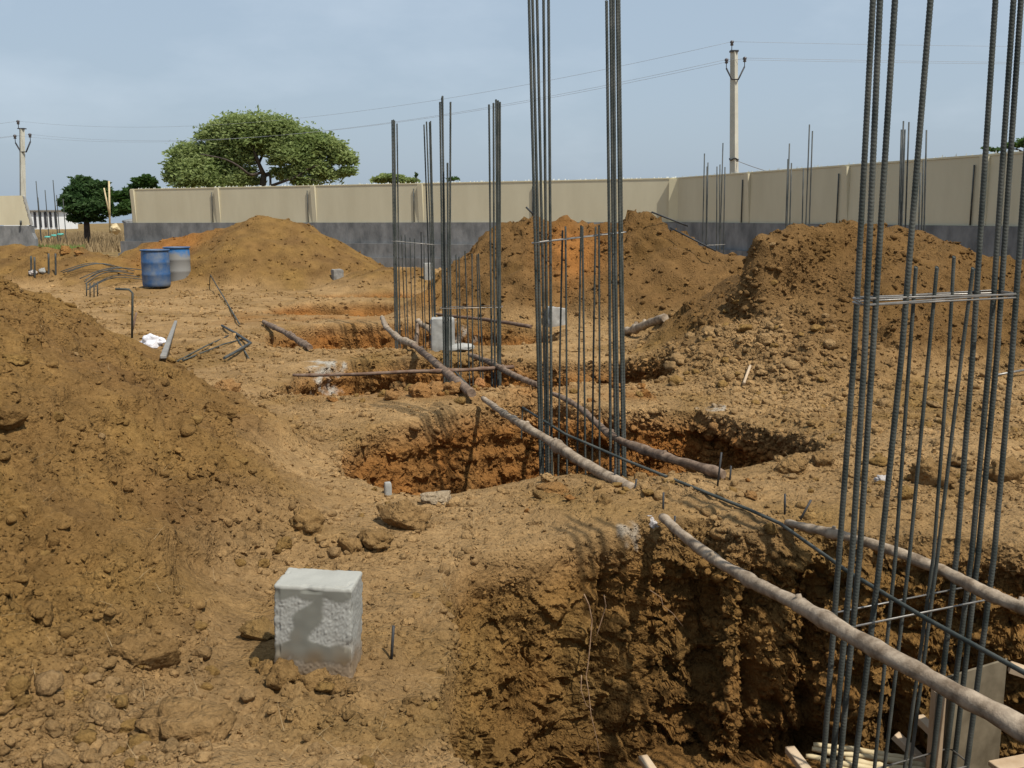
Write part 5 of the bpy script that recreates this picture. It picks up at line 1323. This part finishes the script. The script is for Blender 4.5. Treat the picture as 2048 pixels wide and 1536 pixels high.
# roots hanging out of the pit wall
def root_thing(px, lab, r, off=0.10):
    pts = []
    for x, y in px:
        g = pg(x, y); dirn = Vector((g.x, g.y, g.z - EYE)).normalized(); pts.append(g - dirn * off)
    m = MB(); m.tube(pts, [r * (1 - 0.5 * i / len(pts)) for i in range(len(pts))], 5); tag(m.build('root', M_ROOT, origin=pts[0]), lab, 'root', 'roots hanging from the pit wall')
root_thing([(1168, 1188), (1178, 1210), (1184, 1240), (1180, 1290), (1176, 1330), (1172, 1352), (1178, 1390), (1182, 1430), (1194, 1480), (1202, 1530)], 'long thin pale root hanging down the middle of the near pit wall', 0.0035)
root_thing([(1208, 1190), (1212, 1212), (1200, 1250), (1192, 1275)], 'short forked root right of the long hanging root', 0.003)
root_thing([(1300, 1180), (1322, 1195), (1326, 1212), (1345, 1226), (1366, 1253)], 'thin root slanting across the dark recess of the near pit wall', 0.0025)
root_thing([(1163, 1350), (1162, 1380), (1172, 1410), (1186, 1420)], 'reddish root looped beside the long hanging root', 0.003)

# ------------------------------------------------------------------ litter and named stones
def lump(px, wpx, label, colr, seed, flat=0.8, name='earth_clod', cat='clod', mat=None, stretch=(1, 1, 1), lift=0.15, rz=None, Y=None):
    g = pg(*px); dist = (g - Vector((0, 0, EYE))).length; s = wpx * dist / FPX
    v, f = clod_shape(3, seed, flat, 0.36)
    v = v * 0.5 * np.array(stretch)
    ref = terrain(np.array([g.x]), np.array([g.y]), True)
    if mat is None: colr = 0.55 * np.array(colr) + 0.5 * soil_colour(np.array([[g.x, g.y, g.z]]), ref[1], ref[3], None, None)[0]
    cc = np.tile(np.array(colr), (len(v), 1)) * (1 + 0.18 * perlin(v * 4 + seed) + 0.12 * perlin(v * 13 + seed))[:, None]
    me = mesh_np(name, v, f, mat or M_SOIL, cc)
    o = bpy.data.objects.new(name, me); COL.objects.link(o); o.scale = (s, s, s); o.rotation_euler = (0.1, 0.1, random.uniform(-0.5, 0.5) if rz is None else rz)
    o.location = g + Vector((0, 0, s * lift)); return tag(o, label, cat)
lump((435, 838), 62, 'large angular brown clod at the right foot of the left heap', C_BROWN * 0.9, 101)
lump((455, 785), 52, 'pitted reddish lump beyond the left heap near the third pit', C_ORANGE, 102)
lump((525, 1278), 76, 'rounded light brown clod leaning on the left side of the concrete block', C_YEL * 0.9, 103, 1.0)
for k, (x, y, w, lab) in enumerate(((572, 1378, 78, 'clod burying the lower left corner of the concrete block'), (624, 1384, 66, 'dark pitted clod at the middle of the block base'), (668, 1386, 52, 'clod in front of the block base right of the pitted one'), (538, 1352, 50, 'clod touching the left bottom edge of the concrete block'), (706, 1388, 34, 'small dark clod at the lower right corner of the concrete block'))):
    lump((x, y), w, lab, C_BROWN * 1.1, 180 + k, 0.85, lift=0.25)
lump((618, 1062), 72, 'greyish lump of earth above and left of the concrete block', C_BROWN, 104)
lump((805, 1055), 104, 'broad flat clod with a dark hollow below it behind the concrete block', C_BROWN * 1.05, 105, 0.7, lift=0.2)
lump((752, 1092), 66, 'medium clod in front of the broad flat clod', C_BROWN, 106)
lump((700, 1100), 50, 'medium clod between the greyish lump and the broad flat clod', C_BROWN * 1.1, 107)
lump((876, 1003), 62, 'flat pale grey stone near the rim of the second pit', np.array([0.42, 0.36, 0.27]), 108, 0.45, 'stone', 'stone')
lump((1104, 990), 58, 'reddish brown clod in front of the foot of the middle rebar column', C_ORANGE * 0.9, 109)
lump((1096, 965), 36, 'pale stone just at the foot of the middle rebar column', C_PALE, 110, 0.9, 'stone', 'stone')
lump((1208, 1014), 42, 'dark brown upright clod left of the steel pegs', C_BROWN * 0.8, 111, 1.0)
lump((1181, 1014), 28, 'small upright flat stone touching the dark upright clod', C_PALE * 0.8, 112, 1.2, 'stone', 'stone')
lump((1305, 1052), 40, 'white lump of lime left of the upper end of the long pale pole', (0.6, 0.55, 0.53), 113, 0.7, 'lime_lump', 'lime lump', M_WHITE)
lump((1272, 1078), 24, 'small smooth brown stone in front of the white lime lump', C_BROWN * 1.1, 114, 0.8, 'stone', 'stone')
lump((1326, 990), 34, 'dark clod with a peg in front of it right of the peeled pole', C_BROWN * 0.9, 115)
lump((1500, 996), 28, 'reddish rounded stone lying on pale soil between the near pits', C_ORANGE, 116, 0.7, 'stone', 'stone')
lump((957, 776), 32, 'orange red stone touching the end of the dark pole', np.array([0.42, 0.16, 0.05]), 117, 0.9, 'stone', 'stone')
for k, (x, y, w, lab) in enumerate(((800, 778, 40, 'pale boulder at the left of the row on the third pit rim'), (838, 792, 52, 'widest orange clod in the row on the third pit rim'), (872, 786, 40, 'orange clod in the row on the third pit rim left of the third column'),
                                     (903, 788, 46, 'brown clod in the row just below the third column'), (782, 798, 34, 'low clod in front of the pale boulder on the third pit rim'))):
    lump((x, y), w, lab, (C_PALE * 0.8 if k == 0 else C_ORANGE * (1.1 if k < 3 else 0.85)), 120 + k)
lump((372, 1490), 215, 'huge eroded slab of earth at the bottom edge left of centre', C_BROWN * 1.1, 130, 0.55, stretch=(1, 0.7, 1), lift=0.10)
lump((300, 1330), 125, 'large slab clod on the lower slope of the left heap', C_BROWN, 131, 0.7, stretch=(1, 0.8, 1), lift=0.12, rz=0.6)
for k, (x, y, w, lab, c) in enumerate(((140, 1415, 44, 'pale yellow stone at the bottom left', C_YEL * 1.25), (24, 1418, 52, 'yellowish stone at the left edge near the bottom', C_YEL * 1.1), (105, 1468, 48, 'greyish rounded stone at the bottom left', C_PALE * 0.7),
                                        (174, 1472, 46, 'light brown rounded stone at the bottom left, rightmost of its cluster', C_YEL), (68, 1482, 22, 'small pale stone at the bottom left corner', C_PALE))):
    lump((x, y), w, lab, c, 140 + k, 1.0, 'stone', 'stone')
lump((75, 1242), 76, 'dark lump on the lower left slope of the left heap', C_BROWN * 0.85, 150)
lump((25, 845), 56, 'rounded lump at the left edge on the upper slope of the left heap', C_BROWN, 151)
lump((30, 725), 40, 'yellow brown lump high on the left heap at the left edge', C_YEL, 152)
lump((132, 505), 20, 'reddish boulder on the far left bank, the larger of two', C_ORANGE * 1.2, 153, 1.0, 'stone', 'stone')
lump((157, 509), 15, 'reddish boulder on the far left bank, the smaller of two', C_ORANGE * 1.2, 154, 0.9, 'stone', 'stone')
lump((1525, 750), 34, 'flat pale slab clod at the lower edge of the pale spill', C_PALE, 155, 0.4)
lump((1585, 945), 70, 'large brown clod at the right end of the second pit', C_BROWN, 156)
lump((1640, 932), 56, 'second brown clod at the right end of the second pit, the farther one', C_BROWN * 0.9, 157)
lump((1865, 965), 74, 'large clod seen through the bars of the nearest column', C_BROWN, 158)
lump((1920, 925), 50, 'pale clod seen through the right bars of the nearest column', C_PALE * 0.9, 159)
lump((2015, 965), 70, 'clod at the right edge behind the nearest column', C_BROWN * 1.1, 160)
lump((1765, 965), 30, 'whitish stone behind the left bars of the nearest column', (0.55, 0.52, 0.48), 161, 0.6, 'stone', 'stone', M_WHITE)
lump((830, 1415), 44, 'dark clod on the left rim of the near pit', C_BROWN * 0.85, 162)
lump((825, 1432), 34, 'smaller clod below the dark clod on the near pit rim', C_BROWN, 163)
lump((860, 1395), 36, 'pale clod beside the near pit rim', C_PALE * 0.85, 164)
lump((66, 548), 14, 'whitish stone between the starter stubs at far left', (0.5, 0.48, 0.46), 165, 0.9, 'stone', 'stone', M_WHITE)
lump((85, 545), 12, 'grey stone right of the whitish stone at the starter stubs', (0.4, 0.38, 0.38), 166, 0.9, 'stone', 'stone', M_CONC)
lump((1690, 718), 12, 'scrap of white paper on the slope of the right heap', (0.7, 0.7, 0.68), 167, 0.5, 'paper_scrap', 'paper', M_BAG)
# white plastic bag: two crumpled lobes
bg = empty('plastic_bag', tuple(pg(303, 698)), 'crumpled white plastic bag at the right foot of the left heap', 'bag')
for (x, y, w, sd, nm_) in ((304, 686, 0.22, 171, 'bag_body'), (324, 682, 0.11, 172, 'bag_knot')):
    v, f = clod_shape(3, sd, 1.0, 0.18); c = pY(x, y, bg.location.y); m = MB(); m.add(v * np.array([w, w * .8, w * 1.1]) * 0.62 + np.array(c), [tuple(q) for q in f], True); m.build(nm_, M_BAG, bg)

# dry straw wisps over the soil
def straw(n, seed):
    r = np.random.default_rng(seed)
    near = in_view & (T_DIST < 9) & (STEEP < 0.5)
    cl = np.exp(-(((px_ - 930) / 60) ** 2 + ((py_ - 1150) / 40) ** 2)) + np.exp(-(((px_ - 970) / 30) ** 2 + ((py_ - 1500) / 40) ** 2)) + np.exp(-(((px_ - 350) / 60) ** 2 + ((py_ - 1420) / 30) ** 2)) + 0.04
    p = cl * near; p /= p.sum(); idx = r.choice(len(PV), n, p=p)
    V = []; F = []
    for k, i in enumerate(idx):
        b = PV[i] + PN[i] * 0.006; a = r.uniform(0, 6.28); L = r.uniform(0.03, 0.11); w = 0.0011
        d = np.array([math.cos(a), math.sin(a), r.uniform(0.05, 0.6)]); d /= np.linalg.norm(d); s = np.cross(d, [0, 0, 1]); s /= np.linalg.norm(s)
        bend = r.normal(size=3) * 0.25
        o = len(V)
        for t in (0, .33, .66, 1):
            c = b + d * L * t + bend * L * t * t * 0.6; ww = w * (1 - 0.6 * t)
            V += [c - s * ww, c + s * ww]
        F += [(o + 2 * q, o + 2 * q + 1, o + 2 * q + 3, o + 2 * q + 2) for q in range(3)]
    me = mesh_np('dry_straw', np.array(V), np.array(F), M_STRAW, smooth=False); o = bpy.data.objects.new('dry_straw', me); COL.objects.link(o)
    tag(o, 'wisps of dry straw and roots scattered on the soil', 'straw', kind='stuff')
straw(420, 8)

print('TRIS', sum(sum(len(p.vertices) - 2 for p in o.data.polygons) if len(o.data.polygons) < 3000 else len(o.data.loops) - 2 * len(o.data.polygons) for o in scene.objects if o.type == 'MESH'), 'terrain', len(TT))
